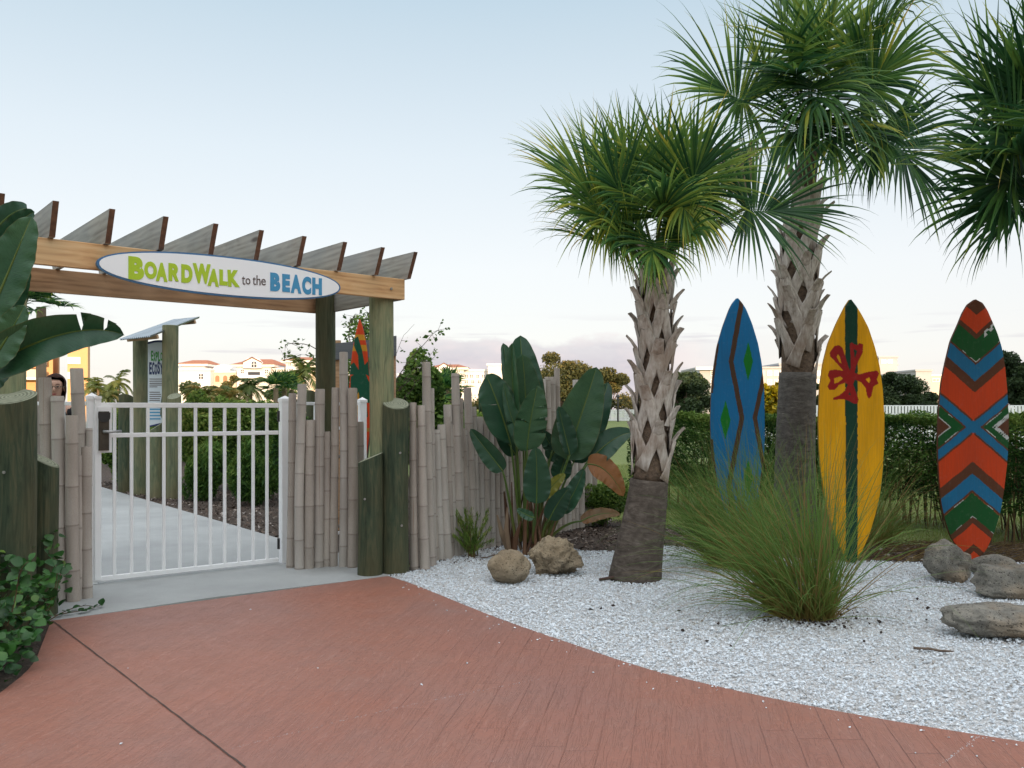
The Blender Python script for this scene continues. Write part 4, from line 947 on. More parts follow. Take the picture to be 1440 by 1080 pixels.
# ================================================================== broad leaves
def mat_broad(name,cols):
    n=NT(name); uv=n.n('ShaderNodeUVMap').outputs[0]; sp=n.n('ShaderNodeSeparateXYZ',{0:uv}); u,v=sp.outputs[0],sp.outputs[1]
    av=n.math('ABSOLUTE',v); cc=n.n('ShaderNodeCombineXYZ',{0:n.math('SUBTRACT',n.math('MULTIPLY',u,1.),n.math('MULTIPLY',av,.10)),1:n.math('MULTIPLY',v,.05)}).outputs[0]
    rib=n.noise(cc,85,2,.6); big=n.noise(n.obj(),3.5,4); c=n.attr('c')
    f=n.math('ADD',n.math('MULTIPLY',big,.55),n.math('MULTIPLY',c,.45))
    col=n.ramp(f,cols)
    col=n.mix(n.ramp(rib,[(.35,.28),(.5,0.)]),col,tuple(.5*x for x in cols[0][1]))
    col=n.mix(n.ramp(av,[(.012,.8),(.05,0.)]),col,(.16,.20,.035))
    col=n.mix(n.ramp(av,[(.95,0.),(1.,.35)]),col,(.22,.14,.04))
    return n.done(col,.36,n.bump(rib,.35,.004),spec=.5,trans=.14)
BROAD=mat_broad('broad_leaf',[(.2,(.012,.048,.026)),(.5,(.024,.085,.04)),(.8,(.06,.14,.055))])
BROWNL=mat_broad('scorched_leaf',[(.2,(.05,.07,.02)),(.42,(.22,.09,.025)),(.6,(.34,.13,.04)),(.9,(.16,.06,.03))])
YELL=mat_broad('yellowing_leaf',[(.2,(.05,.11,.02)),(.5,(.22,.24,.03)),(.8,(.36,.28,.04))])
STALK=m_leaf('leaf_stalk',[(0,(.03,.07,.015)),(.6,(.09,.15,.03)),(1,(.28,.15,.05))],rough=.45,trans=0)
DRYS=m_leaf('dry_sheath',[(0,(.06,.03,.018)),(.5,(.17,.085,.045)),(1,(.33,.25,.17))],rough=.9,trans=0)



def bezc(p,n):
    p=[np.tile(np.array(q,float),(n,1)) for q in p]; t=np.linspace(0,1,n)[:,None]
    while len(p)>1: p=[p[i]*(1-t)+p[i+1]*t for i in range(len(p)-1)]
    return p[0]
def leafm(mb,mid,W,face,fold=.35,c=.5,tears=(),curl=.0,seed=0,wave=.006,p1=.6,p2=.52,wl=1.,wr=1.,foldr=None):
    rs=np.random.default_rng(seed); N=44; m=bezc(mid,N); T=np.gradient(m,axis=0); T/=np.linalg.norm(T,axis=1)[:,None]
    face=nrmz(face); t=np.linspace(0,1,N); prof=(np.sin(PI*np.clip(t,0,1)**p1)**p2); prof=prof*np.clip((1-t)/.05,0,1)**.5
    foldr=fold if foldr is None else foldr
    for side,fo,wk in ((-1,fold,wl),(1,foldr,wr)):
        J=7; g=np.zeros((N,J,3)); uv=np.zeros((N,J,2))
        for i in range(N):
            s=nrmz(np.cross(T[i],face)); nn=nrmz(np.cross(s,T[i]))
            for j in range(J):
                q=j/(J-1); w=W*prof[i]*wk*q; a=fo*(1-.3*q)+curl*q*q
                wv=wave*math.sin(t[i]*23+seed*1.7+side)*q*q*prof[i]+wave*.6*math.sin(t[i]*51+seed)*q**3
                g[i,j]=m[i]+(s*side*math.cos(a)+nn*math.sin(a))*w+nn*wv+T[i]*w*.14; uv[i,j]=(t[i]*np.sum(prof)*0+t[i],side*q)
        # tears: skip strips of faces and let the gap open
        rows=list(range(N)); cuts=[int(a*N) for (sd,a) in tears if sd==side]
        st=0
        for cut in sorted(cuts)+[N-1]:
            seg_=g[st:cut+1].copy()
            if st>0:
                for j in range(J): seg_[0,j]+= (g[min(st+2,N-1),j]-g[st,j])*(j/(J-1))**1.2*1.8; 
            if seg_.shape[0]>1:
                dz=rs.normal(0,.03)*(np.linspace(0,1,J)**2)[None,:,None]*W*4 if cuts else 0
                seg_=seg_+np.array([0,0,1.])*dz
                gg=seg_ if side>0 else seg_[:,::-1]; uu=uv[st:cut+1]; uu=uu if side>0 else uu[:,::-1]
                mb.grid(gg,c=c,uv=uu)
            st=cut
def PP(l,d): return [P(x,y,d+(e[0] if e else 0)) for x,y,*e in l]
def broadleaf(th,mid,W,face=(0,-1,.1),stalk=None,mat=BROAD,label=None,c=.5,sr=.010,**k):
    mb=MB(); leafm(mb,mid,W,face,c=c,**k); f=part('leaf',mb,mat,th,smooth=True,label=label)
    ms=MB()
    m=bezc(mid,20); o=-nrmz(face)*.003
    ms.tube(m[:16]-nrmz(face)*(-.0)+o*-1*0,np.linspace(sr*.8,sr*.2,16),6,c=.6)
    if stalk is not None: ms.tube(bezc([*stalk,mid[0]],14),np.linspace(sr*1.7,sr*.9,14),8,c=np.linspace(.75,.45,14))
    part('stalk',ms,STALK,f,smooth=True); return f
def cp(l): return [(620+a/2.843,450+b/2.843,*e) for a,b,*e in l]
db=8.55
bop=thing('broad_leaved_plant','large dark green paddle leaved plant in front of the long bamboo fence','plant',(X(745,db),db,0))
B0=lambda x,y=0,z=.12: np.array([X(620+x/2.843,db+y),db+y,z])
def BL(mid,w,dd=0,base=330,face=(0,-1,.1),**k):
    m=PP(cp(mid),db+dd); W=w*1.12/2.843/F*db/2; b=B0(base,dd*.3)
    q=m[0]; st=[b,b*.5+q*.5+np.array([0,0,.1])]
    return broadleaf(bop,m,W,face,st,**k)
BL([(345,480),(345,330,.0),(322,180,.05),(318,62,.12)],150,.20,330,seed=1,fold=.25,face=(.1,-1,.1))
BL([(300,470),(290,330),(262,200),(248,92,.05)],105,.05,320,seed=2,fold=.9,foldr=.5,face=(.5,-1,.1),c=.6)
BL([(300,440),(290,320),(282,200),(285,92)],75,-.05,322,seed=21,fold=.7,foldr=.9,face=(-.4,-1,.1),c=.8)
BL([(280,500),(255,400),(205,270),(180,218,.0)],150,-.1,320,seed=3,fold=.15,face=(.25,-1,.15),tears=((-1,.5),),c=.35)
BL([(330,510),(345,400),(340,260),(325,135)],135,.05,335,seed=4,fold=.2,face=(.1,-1,.0),c=.75)
BL([(345,520),(348,430),(372,340),(385,262)],120,-.25,345,seed=5,fold=.35,face=(.2,-1,.0),c=.85,tears=((1,.25),(1,.45),(1,.62),(-1,.4)))
BL([(340,515),(310,470),(270,380),(250,250)],70,-.15,335,seed=15,fold=.5,face=(.6,-1,.0),c=.6,tears=((-1,.5),))
BL([(382,735),(385,660),(385,590),(378,508)],98,-.4,372,seed=6,fold=.25,face=(0,-1,.2),c=.35)
BL([(248,605),(215,560),(165,500),(118,435)],74,-.2,300,seed=7,fold=.25,foldr=.5,face=(-.3,-1,.35),c=.3)
BL([(505,560),(530,460),(585,320),(622,188,.0)],165,.0,410,seed=8,fold=.22,face=(-.1,-1,.15),c=.85)
BL([(530,570),(570,480),(640,370),(668,248,.1)],120,.22,415,seed=9,fold=.3,face=(-.3,-1,.1),c=.3)
BL([(515,540),(500,470),(480,400),(470,345)],85,-.1,410,seed=10,fold=.7,foldr=.3,face=(.5,-1,.1),c=.2)
BL([(590,560),(630,530),(690,455),(765,450,.0)],105,.0,430,seed=11,fold=.1,foldr=.4,face=(-.1,-1,.4),c=.4)
BL([(585,577),(640,570),(690,620),(730,705)],90,-.1,430,seed=12,fold=.1,face=(.2,-1,.25),mat=BROWNL,label='scorched orange brown leaf',c=.6)
BL([(560,805),(610,775),(665,765),(718,778)],48,-.15,425,seed=13,fold=.2,face=(0,-1,.6),mat=BROWNL,label='low leaf browned along its upper edge',c=.25)
BL([(480,770),(520,720),(550,660),(572,595)],72,-.2,420,seed=14,fold=.3,face=(-.5,-1,.2),c=.45)
BL([(432,800),(455,750),(480,710),(512,672)],80,-.3,400,seed=16,fold=.3,face=(.4,-1,.2),c=.2)
BL([(395,720),(430,680),(465,640),(497,615)],50,-.1,390,seed=17,fold=.2,face=(.2,-1,.4),mat=YELL,label='yellowing leaf',c=.6)
BL([(430,560),(455,530),(470,500),(490,470)],70,.2,390,seed=18,fold=.3,c=.2)
BL([(470,640),(480,600),(490,570),(500,540)],80,.1,400,seed=19,fold=.5,c=.3)
BL([(372,790),(350,785),(325,770),(303,755)],36,-.4,370,seed=20,fold=.3,face=(0,-1,.3),c=.6)
BL([(300,540),(270,500),(240,440),(215,380)],70,.25,318,seed=22,fold=.3,c=.25)
BL([(445,520),(440,500),(425,480),(405,440)],60,.2,380,seed=23,fold=.3,c=.25)
for i in range(34):
    a=B0(RNG.uniform(270,440),RNG.uniform(-.18,.2),0); L=RNG.uniform(.3,.75); b=a+np.array([RNG.normal(0,.09),RNG.normal(0,.05),L]); mb=MB() if i==0 else mb
    if i<12: strap(mb,[a,a*.5+b*.5+[RNG.normal(0,.02),-.02,0],b],[.022,.026,.008],[.01]*3,[np.array([0,-1,.01])]*3,[RNG.random()]*3)
    else: mb.tube([a,a*.5+b*.5+[RNG.normal(0,.03),0,0],b],[.016,.013,.005],6,c=RNG.random())
part('dry_sheaths',mb,DRYS,bop,label='brown dried leaf sheaths at the base',smooth=False)

# big leaves entering at the left edge
dl_=4.75
bn=thing('banana_plant','large leaved plant reaching in at the left edge over the green logs','plant',(X(-150,dl_),dl_,0))
def cq(l): return [(a/3.375,260+b/3.375,*e) for a,b,*e in l]
def NL(mid,w,dd=0,face=(0,-1,.1),**k):
    m=PP(cq(mid),dl_+dd); W=w/3.375/F*dl_/2; b=np.array([X(-150,dl_),dl_,.6]); q=m[0]
    return broadleaf(bn,m,W,face,[b,b*.4+q*.6+np.array([0,0,.15])],sr=.013,**k)
NL([(-60,640),(20,470),(90,290),(150,150)],215,.0,seed=31,fold=.15,foldr=.25,face=(.15,-1,.1),c=.75,p1=.75)
NL([(-110,330),(-20,200),(60,110),(130,112,-.05)],150,.15,seed=32,fold=.2,foldr=.7,face=(.3,-1,.2),c=.3)
NL([(-80,420),(20,260),(110,140),(165,128)],120,.1,seed=33,fold=.7,foldr=.3,face=(.5,-1,.1),c=.2)
NL([(-80,700),(20,590),(80,520),(132,388)],150,.12,seed=34,fold=.4,foldr=.1,face=(.2,-1,.1),c=.7)
NL([(-60,860),(20,760),(70,660),(118,572)],170,-.05,seed=35,fold=.3,face=(.2,-1,.2),c=.8)
NL([(-120,900),(150,735,.0),(400,640,.0),(590,712,.05)],235,.02,seed=36,fold=1.0,foldr=.35,face=(.05,-1,.05),c=.62,tears=((-1,.66),(-1,.82)),p1=.62,wl=1.15,wr=1.)
NL([(-140,980),(-40,930),(20,880),(60,820)],150,.2,seed=37,fold=.3,c=.3)

# ================================================================== arching grasses
GRASS=m_leaf('arching_grass',[(0,(.27,.17,.065)),(.2,(.24,.18,.05)),(.38,(.17,.23,.05)),(.7,(.11,.21,.045)),(1,(.28,.32,.09))],rough=.6,trans=.25,spec=.25)
def grass(label,base,n,L,lean,seed,spreadr=.14,loc=None,wid=.0030,straw=.2,bias=(0,0)):
    rs=np.random.default_rng(seed); mb=MB(); K=11; t=np.linspace(0,1,K)
    for i in range(n):
        a=rs.random()*2*PI; r=spreadr*math.sqrt(rs.random()); b=base+np.array([math.cos(a)*r,math.sin(a)*r*.8,0]); l=L*rs.uniform(.35,1.12)
        az=a+rs.normal(0,.7); el=abs(rs.normal(0,.40))+.12*rs.random(); d=np.array([math.cos(az)*math.sin(el)+bias[0]*rs.random(),math.sin(az)*math.sin(el)*.8+bias[1]*rs.random(),math.cos(el)]); d=nrmz(d)
        g=rs.uniform(.2,1.9)*lean; p=b.copy(); rows=[]; cs=[]
        st=rs.random()<straw; ww=wid*rs.uniform(.6,1.3); side=nrmz(np.cross(d,[rs.normal(),rs.normal(),.3]))
        wig=rs.normal(0,.05,3)
        for j in range(K):
            w=ww*(np.interp(t[j],[0,.3,1],[1.,1.,.12])); rows.append([p-side*w,p+side*w]); 
            cs+= [(.05+.12*rs.random() if st else np.interp(t[j],[0,.18,.45,1],[.06,.3,.6,.68])+(i%7)*.02)]*2
            d=nrmz(d+np.array([0,0,-g*.12*(.3+t[j])])+wig*.12); p=p+d*l/(K-1)
            if p[2]<.02: p[2]=.02; l=l*.3
        mb.grid(np.array(rows),c=np.array(cs))
    return single('grass_clump',mb,GRASS,label,'grass clump',group='clumps of long arching grass',loc=base)
grass('big arching grass clump with straw coloured base in front of the yellow surfboard',G(1140,872)+[0,.10,0],1250,1.30,1.15,11,.21,bias=(-.52,.1))
grass('dark green arching grass clump behind, below the blue surfboard',G(1042,800)+[0,.1,0],1300,1.30,1.2,12,.26,bias=(-.28,0),straw=.08)
grass('loose grass clump at the foot of the tall palm behind the yellow surfboard',G(1225,768)+[0,.25,0],450,1.1,1.3,13,.3,bias=(.32,-.1),straw=.3)
# ================================================================== hedges, shrubs, vines
HEDGE=m_leaf('hedge_leaf',[(0,(.012,.032,.010)),(.42,(.032,.085,.018)),(.72,(.085,.17,.03)),(1,(.17,.24,.05))],rough=.6,trans=.2,spec=.15)
SHRUB=m_leaf('shrub_leaf',[(0,(.03,.07,.018)),(.40,(.11,.20,.04)),(.68,(.24,.34,.07)),(1,(.48,.46,.13))],rough=.6,trans=.35,spec=.2)
VINE=m_leaf('vine_leaf',[(0,(.008,.034,.008)),(.5,(.02,.08,.015)),(.8,(.045,.14,.024)),(1,(.14,.23,.04))],rough=.4,trans=.2)
OAK=m_leaf('oak_leaf',[(0,(.025,.038,.014)),(.5,(.075,.08,.022)),(.8,(.15,.12,.03)),(1,(.22,.15,.045))],rough=.7,trans=.15)
DARKT=m_leaf('dark_tree_leaf',[(0,(.014,.028,.012)),(.5,(.03,.055,.018)),(1,(.07,.10,.03))],rough=.7,trans=.15)
BARK=m_plain('grey_brown_bark',(.14,.105,.08),(.06,.045,.035),scale=9,rough=.95,bump=.8,bs=40,bd=.02)
CANE=m_leaf('hedge_cane',[(0,(.05,.03,.015)),(.5,(.13,.08,.035)),(1,(.26,.17,.06))],rough=.7,trans=0)
def rdir(n): v=RNG.normal(0,1,(n,3)); return v/np.linalg.norm(v,axis=1)[:,None]
def leaves(mb,C,L,asp,c,up=.3,out=None,outw=0.):
    n=len(C); U_=rdir(n); U_[:,2]=U_[:,2]*.6+up
    if out is not None: U_=U_+out*outw
    U_/=np.linalg.norm(U_,axis=1)[:,None]; W=np.cross(U_,rdir(n)); W/=np.linalg.norm(W,axis=1)[:,None]+1e-9
    l=L*RNG.lognormal(0,.25,n); mb.quads(C,U_*l[:,None]*.5,W*(l*asp*.5)[:,None],c)
def hedge(label,p0,p1,th_,z0,z1,n,L=.05,asp=.28,mat=HEDGE,stems=60,name='hedge',bulge=.12,seed=0,grp=None,droop=0.):
    p0=np.array(p0,float);p1=np.array(p1,float);D=p1-p0;Ln=np.linalg.norm(D);D/=Ln;Q=np.array([-D[1],D[0]])
    s=RNG.random(n)*Ln; u=RNG.uniform(-1,1,n); h=RNG.random(n)
    # most leaves near the skin
    k=RNG.random(n)<.6; u[k]=np.sign(u[k])*(1-np.abs(RNG.normal(0,.10,k.sum()))); k2=(~k)&(RNG.random(n)<.5); h[k2]=1-np.abs(RNG.normal(0,.05,k2.sum()))
    nz=np.array([mnoise.fractal(Vector((a*1.1+seed,b*.8,c*2.1)),1,2,3) for a,b,c in zip(s,u,h)])
    keep=nz>-.42+RNG.normal(0,.08,n); s,u,h,nz=s[keep],u[keep],h[keep],nz[keep]
    topv=np.array([mnoise.noise(Vector((a*.9+seed,b,0)))*.10+mnoise.noise(Vector((a*3.7+seed,b*2,5)))*.05 for a,b in zip(s,u)])
    lowv=np.array([mnoise.noise(Vector((a*1.3+seed,b,9)))*.25 for a,b in zip(s,u)])
    zz=(z0+lowv)+(z1+topv-z0-lowv)*h; uu=u*(th_/2)*(1+bulge*nz)*(.72+.28*np.sin(PI*np.clip(h*.9+.1,0,1)))
    C=np.c_[p0[0]+D[0]*s+Q[0]*uu,p0[1]+D[1]*s+Q[1]*uu,zz]
    o=np.c_[Q[0]*np.sign(u),Q[1]*np.sign(u),.5*(h>.9)]
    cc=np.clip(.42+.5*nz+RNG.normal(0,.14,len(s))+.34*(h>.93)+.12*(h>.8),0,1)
    base=np.array([*((p0+p1)/2),0]); T=thing(name,label,'hedge' if name=='hedge' else 'shrub',base,group=grp)
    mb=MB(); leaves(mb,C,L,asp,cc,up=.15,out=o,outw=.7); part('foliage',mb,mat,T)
    mb=MB()
    for i in range(stems):
        q=RNG.random()*Ln; v=RNG.uniform(-.3,.3)*th_; b=np.array([*(p0+D*q+Q*v),-.02]); t=b+np.array([RNG.normal(0,.14),RNG.normal(0,.1),z1*RNG.uniform(.7,.95)]); m=(b+t)/2+RNG.normal(0,.03,3)
        mb.tube([b,m,t],[.009,.008,.004],5,c=RNG.random())
    part('canes',mb,CANE,T); return T
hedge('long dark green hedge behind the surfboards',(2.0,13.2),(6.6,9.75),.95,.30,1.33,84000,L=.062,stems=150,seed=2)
# the near clump that hangs over the ground beside the orange patterned board
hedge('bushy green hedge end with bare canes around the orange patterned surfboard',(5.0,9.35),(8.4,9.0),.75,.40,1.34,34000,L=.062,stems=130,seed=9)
hedge('dark green hedge seen between the bird leaves and leaning palm trunk',(1.6,13.7),(2.15,13.2),.8,.1,1.2,5000,L=.06,stems=12,seed=5) if False else None
def bush(label,px0,px1,pyt,pyb,n,L,mat=SHRUB,asp=.5,d=None,seed=0,depth=.7,stems=6,name='shrub',grp=None,cadd=0.,up=.3,lob=9):
    d=d or G(0,pyb)[1]; x0,x1=X(px0,d),X(px1,d); w=(x1-x0)/2; zt=Z(pyt,d); zb=max(Z(pyb,d),0); cx_=(x0+x1)/2
    rs=np.random.default_rng(seed); T=thing(name,label,'shrub',(cx_,d,0),group=grp)
    # lobes
    C=[];cc=[]
    for k in range(lob):
        lc=np.array([cx_+rs.uniform(-.65,.65)*w,d+rs.uniform(-.6,.6)*w*depth,zb+(zt-zb)*rs.uniform(.25,.78)]); lr=np.array([w*.48,w*.48*depth,(zt-zb)*.34])*rs.uniform(.7,1.2)
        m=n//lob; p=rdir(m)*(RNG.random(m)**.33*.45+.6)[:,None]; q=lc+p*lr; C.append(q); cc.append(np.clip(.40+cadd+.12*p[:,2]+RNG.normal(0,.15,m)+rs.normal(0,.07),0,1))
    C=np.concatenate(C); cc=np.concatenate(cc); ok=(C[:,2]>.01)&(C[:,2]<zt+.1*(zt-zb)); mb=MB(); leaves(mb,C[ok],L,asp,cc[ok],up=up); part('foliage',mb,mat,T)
    mb=MB()
    for i in range(stems):
        b=np.array([cx_+rs.normal(0,.12)*w,d+rs.normal(0,.08),-.03]); t=np.array([cx_+rs.uniform(-.7,.7)*w,d+rs.uniform(-.3,.3)*w,zb+(zt-zb)*.75]); mb.tube([b,(b+t)/2+rs.normal(0,.05,3)*w,t],[.02*w+.006,.012*w+.005,.004],6,c=.4)
    part('stems',mb,BARK,T); return T
gS='leafy shrubs beyond the gate'
bush('leafy green shrub between lock and shelter posts',135,200,566,690,9000,.075,seed=1,d=16.5,grp=gS,cadd=.1)
bush('tall leafy shrub right of the shelter beyond the gate',244,330,560,700,16000,.075,seed=2,d=15.2,grp=gS,cadd=.12)
bush('leafy shrub in the middle distance behind the gate bars',305,392,564,705,16000,.075,seed=3,d=15.6,grp=gS,cadd=.06)
bush('pale topped shrub seen behind the hinge side of the gate',330,420,575,720,9000,.07,seed=4,d=13.6,grp=gS,cadd=-.02)
bush('broad light green bush mass farther behind the gate',120,250,568,650,9000,.10,seed=5,d=22,grp=gS,cadd=.2)
bush('yellow green bush mass under the distant palms',230,470,562,650,16000,.11,seed=6,d=23,grp=gS,cadd=.22)
bush('low fern like dark shrub beside the pale path',255,330,628,705,7000,.10,HEDGE,.18,d=13.6,seed=7,grp=gS,cadd=.25,up=.8)
bush('low fern like shrub nearest the pale path at the gate post',318,398,622,712,9000,.10,HEDGE,.18,d=12.9,seed=8,grp=gS,cadd=.2,up=.8)
bush('dark shrub behind the middle bamboo fence',385,470,600,770,8000,.08,HEDGE,.3,d=11.2,seed=9,grp=gS)
bush('leafy shrub left of the shelter base',186,250,640,692,3500,.06,seed=10,d=15.6,grp=gS)
bush('large round leaved bush behind the arch posts and right bamboo fence',548,622,500,640,9000,.085,seed=11,d=12.5,grp='shrubs behind the bamboo fences',cadd=-.02,asp=.7)
bush('airy small leaved bush between the two right arch posts',462,545,448,600,3600,.055,seed=12,d=11.6,grp='shrubs behind the bamboo fences',cadd=-.05)
bush('low green bush behind the long bamboo fence',596,690,575,660,7000,.07,seed=13,d=14.5,grp='shrubs behind the bamboo fences')
bush('reddish green low shrub at the fence end beside the leaning palm',812,886,678,752,4200,.045,seed=14,d=10.6,grp='low shrubs in the mulch',cadd=.02)
fs_=thing('shrub','small feathery shrub growing against the long bamboo fence','shrub',(X(662,8.3),8.3,0),group='low shrubs in the mulch'); mb=MB(); ml=MB()
for i in range(26):
    b_=np.array([X(664,8.3)+RNG.normal(0,.02),8.3+RNG.normal(0,.03),0.]); a_=P(RNG.uniform(634,694),RNG.uniform(712,768),8.3+RNG.uniform(-.12,.1)); pp=bezc([b_,(b_+a_)/2+[0,0,.06],a_],12); mb.tube(pp,np.linspace(.005,.002,12),5,c=.5)
    for j in range(3,12): leaves(ml,pp[j]+RNG.normal(0,.008,(7,3)),.065,.10,np.clip(RNG.normal(.5,.18,7),0,1),up=.6,out=np.tile(nrmz(a_-b_),(7,1)),outw=1.1)
part('branches',mb,CANE,fs_); part('foliage',ml,SHRUB,fs_)
bush('flowering yellow bush behind the hedge, left of the tall palm',1068,1112,541,600,2600,.10,m_leaf('yellow_flower',[(0,(.08,.12,.02)),(.35,(.2,.22,.02)),(.6,(.6,.42,.01)),(1,(.75,.55,.02))],trans=.2),.7,d=16,seed=16,cadd=.15)
bush('light green bush top rising above the hedge near the yellow surfboard',1138,1175,566,620,1600,.08,seed=17,d=15,grp='shrubs behind the bamboo fences') if False else None
# sparse twiggy branches reaching out beside the arch posts
tw=thing('twiggy_shrub','sparse twiggy shrub branches rising around the right arch posts','shrub',(X(520,11),11,0))
mb=MB(); ml=MB()
def branch(pts,r,leaf=18,ls=.05,c=.3):
    p=bezc(PP(pts,11.),16); p+=RNG.normal(0,.008,p.shape); mb.tube(p,np.linspace(r,r*.3,16),5,c=.4)
    for i in range(leaf):
        q=p[RNG.integers(4,16)]; e=q+RNG.normal(0,.06,3); mb.tube([q,e],[.003,.0015],4,c=.4); leaves(ml,e+RNG.normal(0,.02,(3,3)),ls,.6,np.clip(RNG.normal(c,.15,3),0,1))
for pts,r,l in (([(520,600),(480,520),(450,470),(400,485)],.012,26),([(510,600),(470,520),(440,480),(402,508)],.010,18),([(520,600),(500,500),(480,470),(500,440)],.012,40),([(525,600),(520,500),(500,460),(520,440)],.010,34),
   ([(540,600),(548,540),(575,500),(616,464)],.010,26),([(545,600),(560,540),(575,520),(605,500)],.008,20),([(530,600),(550,520),(555,480),(583,456)],.005,3),([(520,600),(445,540),(440,510),(452,490)],.009,16),([(520,600),(540,560),(580,530),(612,500)],.008,20),([(530,620),(560,560),(590,540),(600,520)],.008,24)):
    branch(pts,r,l)
part('branches',mb,BARK,tw); part('leaves',ml,SHRUB,tw)
# vines at the left edge
def vineleaf(ml,c,d,n,L,cc):
    # rounded leaf folded a little along its midrib
    d=nrmz(d); s=nrmz(np.cross(d,n)); n=nrmz(np.cross(s,d)); t=[0,.25,.55,.82,1]; w=[.08,.42,.48,.28,.03]; rows=[]
    for a,b in zip(t,w):
        m=c+d*L*a-n*L*.15*a*a; rows.append([m-s*L*b+n*L*b*.25,m,m+s*L*b+n*L*b*.25])
    ml.grid(np.array(rows),c=cc)
vn=thing('ground_vine','dense round leaved green vine spilling over the walkway corner below the big log','vine',(-2.9,5.0,0))
ml=MB(); ms=MB()
vine_poly=[G(100,868)[:2],G(72,873)[:2],G(60,905)[:2],G(46,940)[:2],G(2,974)[:2],(-3.3,3.6),(-4.6,5.0),(-4.6,6.6),(-3.6,6.4)]
vp=np.array([[q[0],q[1]] for q in vine_poly]); cnt=0
MULCHV=[tuple(q) for q in vp]; sheet('mulch_ground_by_log',MULCHV,-.002,MULCH)
for i in range(7500):
    x=RNG.uniform(-4.7,-2.3); y=RNG.uniform(3.6,6.7)
    if not inpoly(np.array([x]),np.array([y]),MULCHV)[0]: continue
    # height of the mound, taller toward the log and off the walkway edge
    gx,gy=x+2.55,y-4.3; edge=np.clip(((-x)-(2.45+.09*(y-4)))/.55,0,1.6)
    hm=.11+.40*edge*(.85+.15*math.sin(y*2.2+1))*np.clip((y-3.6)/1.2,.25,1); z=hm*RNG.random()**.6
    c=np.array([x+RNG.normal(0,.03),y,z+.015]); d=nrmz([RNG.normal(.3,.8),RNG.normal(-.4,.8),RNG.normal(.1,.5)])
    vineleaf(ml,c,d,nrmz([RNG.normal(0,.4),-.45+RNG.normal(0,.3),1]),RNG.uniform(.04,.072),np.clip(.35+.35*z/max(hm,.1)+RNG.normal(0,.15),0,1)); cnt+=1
def runner(pts,d_,n,lf=.06,r=.004):
    p=bezc(PP(pts,d_),20); ms.tube(p,np.linspace(r,r*.5,20),5,c=.3)
    for i in range(n):
        q=p[RNG.integers(2,20)]; d=nrmz(RNG.normal(0,1,3)+[0,-.3,.3]); vineleaf(ml,q+d*.01,d,nrmz([RNG.normal(0,.4),-.8,.7]),RNG.uniform(.6,1.2)*lf,np.clip(.5+RNG.normal(0,.2),0,1))
runner([(50,880),(75,850),(85,810),(78,795)],5.3,12,.06); runner([(10,880),(30,830),(20,800),(40,790)],4.8,20,.06)
runner([(60,870),(80,850),(84,800),(92,785)],5.5,8,.06)
def grunner(pts,n):
    p=bezc([G(a,b,.02) for a,b in pts],16); ms.tube(p,np.linspace(.004,.002,16),5,c=.3)
    for i in range(n):
        q=p[RNG.integers(2,16)]; d=nrmz([RNG.normal(.3,.7),RNG.normal(-.2,.6),.25]); vineleaf(ml,q,d,nrmz([0,-.3,1]),RNG.uniform(.03,.055),.4)
grunner([(60,870),(90,860),(115,862),(142,851)],9); grunner([(70,872),(100,852),(120,850),(132,853)],7)
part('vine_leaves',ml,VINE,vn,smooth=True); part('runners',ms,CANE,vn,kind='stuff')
# leafy strands climbing the small log
# lawn blades where the lawn shows
mb=MB()
def blades(poly,n,h):
    p=np.array([(a[0],a[1]) for a in poly]); x=RNG.uniform(p[:,0].min(),p[:,0].max(),n); y=RNG.uniform(p[:,1].min(),p[:,1].max(),n); k=inpoly(x,y,poly)&(np.abs(x/y)<.62); x,y=x[k],y[k]; n=len(x)
    U_=np.c_[RNG.normal(0,.35,n),RNG.normal(0,.35,n),np.ones(n)]*(h*RNG.uniform(.5,1.2,n))[:,None]*.5; W=np.c_[RNG.normal(0,1,(n,2)),np.zeros(n)]; W/=np.linalg.norm(W,axis=1)[:,None]
    mb.quads(np.c_[x,y,-.04+U_[:,2]],U_,W*.004,np.clip(RNG.normal(.5,.25,n),0,1))
blades([(1.2,11),(2.4,9.8),(4.4,9.2),(9,9.4),(12,14),(8,22),(1,22)],90000,.07)
single('lawn_grass',mb,m_leaf('lawn_blade',[(0,(.22,.19,.07)),(.4,(.17,.23,.055)),(.8,(.25,.32,.08)),(1,(.36,.34,.14))],rough=.7,trans=.3),'short green lawn grass behind the beds','grass',kind='stuff')
mb=MB(); 
for i in range(2600):
    g=np.array([RNG.uniform(2.9,6.8),RNG.uniform(8.05,9.2),.0]); a=RNG.normal(0,.5); L=RNG.uniform(.06,.22); mb.tube([g,g+[math.cos(a)*L,math.sin(a)*L*.6,RNG.uniform(0,.05)]],[.0022,.0012],3,c=RNG.random(),cap=False)
single('fallen_needles',mb,CANE,'brown fallen needles and dry stalks between gravel and lawn','needles',kind='stuff')

